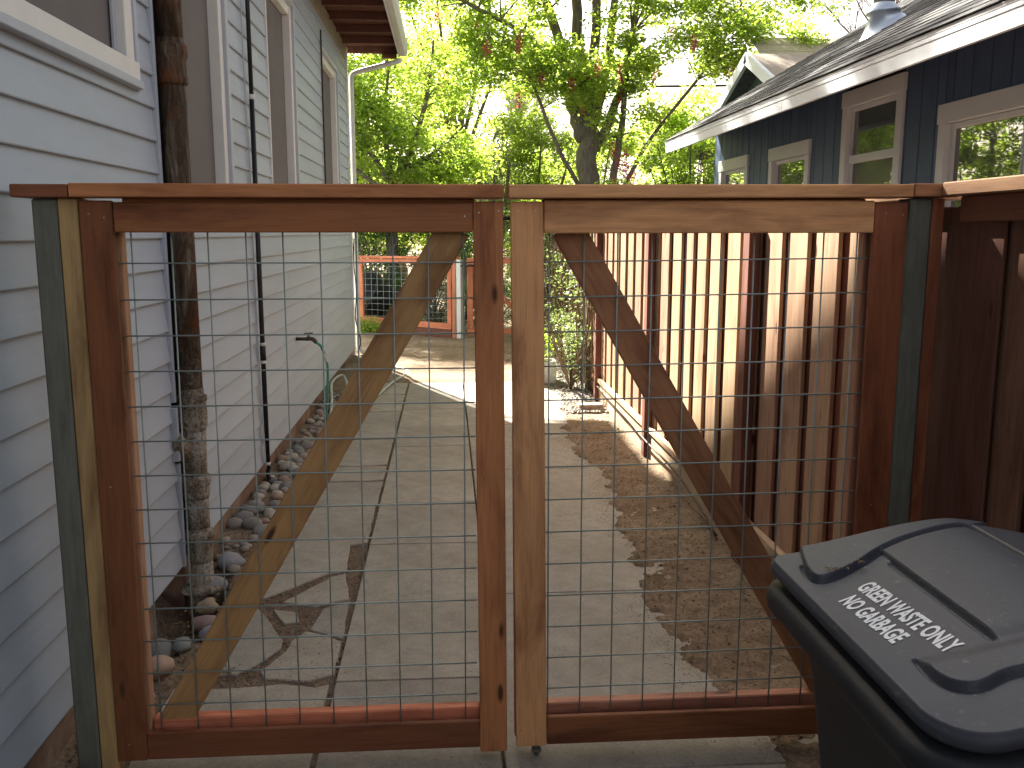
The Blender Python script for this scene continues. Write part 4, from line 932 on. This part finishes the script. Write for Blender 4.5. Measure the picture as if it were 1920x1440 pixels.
# cross gable wing
gx0 = 4.0; ap = (12.4, 3.95); lf = (15.2, 2.85); rg = (9.6, 2.85)
wg = thing('house_wing', 'gabled wing with white rake boards behind the blue neighbour roof', 'building', (5.5, 12.4, 0))
obj('gable_wall', mesh('gable_wall', [(gx0+.25, rg[0]+1.5, 0), (gx0+.25, lf[0]-.3, 0), (gx0+.25, lf[0]-.3, 2.95), (gx0+.25, ap[0], ap[1]-.06), (gx0+.25, rg[0]+1.5, 3.4)], [(0, 1, 2, 3, 4)]), M['greenwall'], wg)
slabroof('roof_slope', (gx0, lf[0], lf[1]), (gx0, ap[0], ap[1]), (9, ap[0], ap[1]), (9, lf[0], lf[1]), .06, M['roof'], wg)
slabroof('roof_slope', (gx0, ap[0], ap[1]), (gx0, RY1+.1, ap[1]-(ap[0]-RY1-.1)*.454), (9, RY1+.1, ap[1]-(ap[0]-RY1-.1)*.454), (9, ap[0], ap[1]), .06, plain('tan_shingle', (.30, .25, .20), .9, var=.3, scale=14, bmp=.4, stretch=(1, 8, 1)), wg)
for a, b in ((lf, ap), ((RY1+.1, ap[1]-(ap[0]-RY1-.1)*.454), ap)):
    slabroof('rake_board', (gx0-.05, a[0], a[1]+.02), (gx0-.05, b[0], b[1]+.02), (gx0-.004, b[0], b[1]+.02), (gx0-.004, a[0], a[1]+.02), .15, M['fascia'], wg)
# tan roof behind
rb = thing('rear_building', 'building with weathered tan shingle roof behind the gabled wing', 'building', (9, 16, 0))
for i in range(14):
    s0, s1 = i/14, (i+1)/14+.01
    za, zb_ = 2.9+2.12*s0, 2.9+2.12*s1; ya, yb = 13.5+3.2*s0, 13.5+3.2*s1
    slabroof('shingle_course', (5.4, ya, za+.012), (12.5, ya, za+.012), (12.5, yb, zb_), (5.4, yb, zb_), .012, cache.setdefault('tanroof', plain('weathered_shingle', (.36, .31, .25), .9, var=.3, scale=20, bmp=.4)), rb)
obj('wall', mesh('wall', [(5.6, 14, 0), (12.3, 14, 0), (12.3, 14, 3.1), (5.6, 14, 3.1)], [(0, 1, 2, 3)]), M['greenwall'], rb)

# ============================================================ BIN
bn = thing('waste_bin', 'dark grey wheeled bin with GREEN WASTE ONLY NO GARBAGE in white letters on its lid', 'bin', (.95, 1.35, 0))
bx0, bx1, by0, by1 = .600, 1.30, 1.015, 1.69
def rrect(x0, x1, y0, y1, r, n=8):
    out = []
    for cx, cy, a in ((x1-r, y1-r, 0), (x0+r, y1-r, 90), (x0+r, y0+r, 180), (x1-r, y0+r, 270)):
        for k in range(n+1): q = math.radians(a+90*k/n); out.append((cx+r*math.cos(q), cy+r*math.sin(q)))
    return out
def loft(name, rings, mat, parent, capb=True, capt=False):
    V, F = [], []; n = len(rings[0][0])
    for poly, z in rings: V += [(x-.95, y-1.35, z) for x, y in poly]
    for i in range(len(rings)-1):
        for k in range(n): F.append((i*n+k, i*n+(k+1) % n, (i+1)*n+(k+1) % n, (i+1)*n+k))
    if capb: F.append(tuple(range(n-1, -1, -1)))
    if capt: F.append(tuple(range((len(rings)-1)*n, len(rings)*n)))
    return obj(name, mesh(name, V, F, True), mat, parent, Matrix.Translation((.95, 1.35, 0)))
def rr(d, r=.07, dy=0): return rrect(bx0+d, bx1-d, by0+d+dy, by1-d, r)
loft('body', [(rr(.15, .05), .06), (rr(.145, .06), .10), (rr(.105, .06), .50), (rr(.075, .06), .80), (rr(.055, .07), .88), (rr(.050, .07), .895)], M['binbody'], bn)
loft('rim', [(rr(.052, .07), .90), (rr(.03, .075), .90), (rr(.010, .08), .905), (rr(.0, .085), .918), (rr(-.001, .085), .94), (rr(.006, .08), .953), (rr(.03, .07), .958), (rr(.045, .06), .975), (rr(.06, .06), .98)], M['binbody'], bn, False)
# lid as height field
def lid_base(x, y):
    u = (x-bx0)/(bx1-bx0); return .992+.058*sm(u, 0, .55)*sm(1-u, 0, .5)*1.0+.006*sm(y-by0, 0, .1)
def seg_d(p, pts):
    best = 9; s = 1
    for a, b in zip(pts, pts[1:]):
        ax, ay = a; bx, by = b; vx, vy = bx-ax, by-ay; t = max(0, min(1, ((p[0]-ax)*vx+(p[1]-ay)*vy)/(vx*vx+vy*vy))); dx, dy = p[0]-ax-t*vx, p[1]-ay-t*vy; d = math.hypot(dx, dy)
        if d < best: best = d; s = 1 if vx*(p[1]-ay)-vy*(p[0]-ax) > 0 else -1
    return best*s
pathA = [(.662, 1.60), (.655, 1.57), (.655, 1.528), (.68, 1.525), (.74, 1.553), (.80, 1.590), (.86, 1.612), (.97, 1.635), (.995, 1.63), (1.0, 1.60), (1.0, 1.35), (1.0, 1.0)]
pathB = [(.775, 1.555), (.795, 1.545), (.80, 1.52), (.80, 1.23)]
pathC = [(.680, 1.215), (.675, 1.16), (.685, 1.125), (.712, 1.112), (.755, 1.125), (.79, 1.122), (.83, 1.10), (.95, 1.10), (1.3, 1.10)]
pathA = [tuple(q[:2]) for q in bez([(a, b, 0) for a, b in pathA], 4)]; pathC = [tuple(q[:2]) for q in bez([(a, b, 0) for a, b in pathC], 4)]
def lid_z(x, y):
    z = lid_base(x, y); d = seg_d((x, y), pathA) if (y > 1.5 or x > .9) else -1
    far = sm(d, -.002, .002)*sm(1.685-y, 0, .02)*sm(x-bx0, .032, .042)
    d = -.05 if x < .64 and y < 1.55 else d
    gA = math.exp(-((d+.004)/.0035)**2)*sm(x-bx0, .030, .040)
    mid = sm(x, .7995, .8035)*sm(y, 1.195, 1.25)*sm(1.66-y, 0, .03)
    gB = math.exp(-((x-.7965)/.004)**2)*sm(y, 1.215, 1.225)*sm(1.545-y, 0, .01)
    dc = seg_d((x, y), pathC) if y < 1.24 else -1
    near = sm(dc, -.002, .002)*sm(x, .670, .676)*sm(1.22-y, 0, .05)
    gC = math.exp(-((dc+.004)/.0035)**2)*(1 if y < 1.215 else 0)*sm(x, .660, .668)
    return z+max(.013*far, .0085*mid)+.012*near-.006*max(gA, gB, gC)
def lid_shape(u, v):
    """map unit square to rounded rect"""
    x = bx0+.014+(bx1-bx0-.014)*u; y = by0+(by1-.012-by0)*v; r = .04 if v > .5 else .085
    for cx, cy, sx, sy in ((bx0+.014+r, by0+r, -1, -1), (bx1-r, by0+r, 1, -1), (bx0+.014+r, by1-.012-r, -1, 1), (bx1-r, by1-.012-r, 1, 1)):
        dx, dy = (x-cx)*sx, (y-cy)*sy
        if dx > 0 and dy > 0:
            m = max(dx, dy); L = math.hypot(dx, dy)
            if L > 0: k = m/L; x = cx+dx*k*sx; y = cy+dy*k*sy
    return x, y
NU, NV = 330, 320; V, F = [], []
for j in range(NV+1):
    for i in range(NU+1):
        x, y = lid_shape(i/NU, j/NV); e = min(x-bx0, bx1-x, y-by0, by1-y); V.append((x-.95, y-1.35, lid_z(x, y)-.010*(1-sm(min(i, NU-i, j, NV-j)*.003, 0, .010))))
for j in range(NV):
    for i in range(NU): a = j*(NU+1)+i; F.append((a, a+1, a+NU+2, a+NU+1))
# skirt of the lid
border = [i for i in range(NU+1)]+[j*(NU+1)+NU for j in range(1, NV+1)]+[NV*(NU+1)+i for i in range(NU-1, -1, -1)]+[j*(NU+1) for j in range(NV-1, 0, -1)]
b0 = len(V); 
for dz, ins in ((-.012, 0), (-.018, .006), (-.018, .02)):
    for k in border: x, y, z = V[k]; V.append((x*(1-ins*2.5), y*(1-ins*2.5), z+dz))
nb = len(border); prev = border
for l in range(3):
    cur = [b0+l*nb+k for k in range(nb)]
    for k in range(nb): F.append((prev[(k+1) % nb], prev[k], cur[k], cur[(k+1) % nb]))
    prev = cur
lid = obj('lid', mesh('lid', V, F, True), M['bin'], bn, Matrix.Translation((.95, 1.35, 0)))
def lettering(s, x, y, h, w, ang):
    cu = bpy.data.curves.new('txt', 'FONT'); cu.body = s; cu.size = 1; cu.offset = .034; cu.resolution_u = 3
    to = bpy.data.objects.new('txt', cu); col.objects.link(to); dg = bpy.context.evaluated_depsgraph_get(); dg.update()
    me = bpy.data.meshes.new_from_object(to.evaluated_get(dg)); bpy.data.objects.remove(to)
    xs = [v.co.x for v in me.vertices]; ys_ = [v.co.y for v in me.vertices]; a0, a1, b0_, b1_ = min(xs), max(xs), min(ys_), max(ys_)
    bm = bmesh.new(); bm.from_mesh(me); bmesh.ops.subdivide_edges(bm, edges=[e for e in bm.edges if e.calc_length() > .2], cuts=2)
    for v in bm.verts:
        u = (v.co.x-a0)/(a1-a0)*w; q = (v.co.y-b0_)/(b1_-b0_)*h
        # text runs towards -Y, its up is +X
        lx, ly = q, -u; X = x+lx*math.cos(ang+.30)-ly*math.sin(ang); Y = y+lx*math.sin(ang+.30)+ly*math.cos(ang)
        v.co = (X-.95, Y-1.35, lid_z(X, Y)+.0012)
    bmesh.ops.triangulate(bm, faces=bm.faces[:]); bm.to_mesh(me); bm.free(); me.materials.clear()
    obj('lettering', me, M['letters'], lid, Matrix.Translation((.95, 1.35, 0)))
lettering('GREEN WASTE ONLY',   .702, 1.472, .040, .262, math.radians(4)); lettering('NO GARBAGE', .655, 1.434, .040, .168, math.radians(4))
tube('lid_hinge', [(1.302, 1.1, .97), (1.302, 1.6, .97)], .02, M['binbody'], bn, 12)
tube('handle', [(1.30, 1.12, .93), (1.36, 1.14, .93), (1.36, 1.56, .93), (1.30, 1.58, .93)], .015, M['binbody'], bn, 10)
for yy in (1.14, 1.56):
    v, f = tube_data([(1.2, yy-.03, .12), (1.2, yy+.03, .12)], .12, 24); me = mesh('wheel', [Vector(q) for q in v], f, False); obj('wheel', me, M['black'], bn)
dbl = leaves('dead_grass', [(.695, 1.535, 1.022), (.74, 1.545, 1.03)], [(.022, .010, .003)]*2, [22, 14], .014, L_dry, bn, 77, flat=2, aspect=.15); dbl['kind'] = 'stuff'
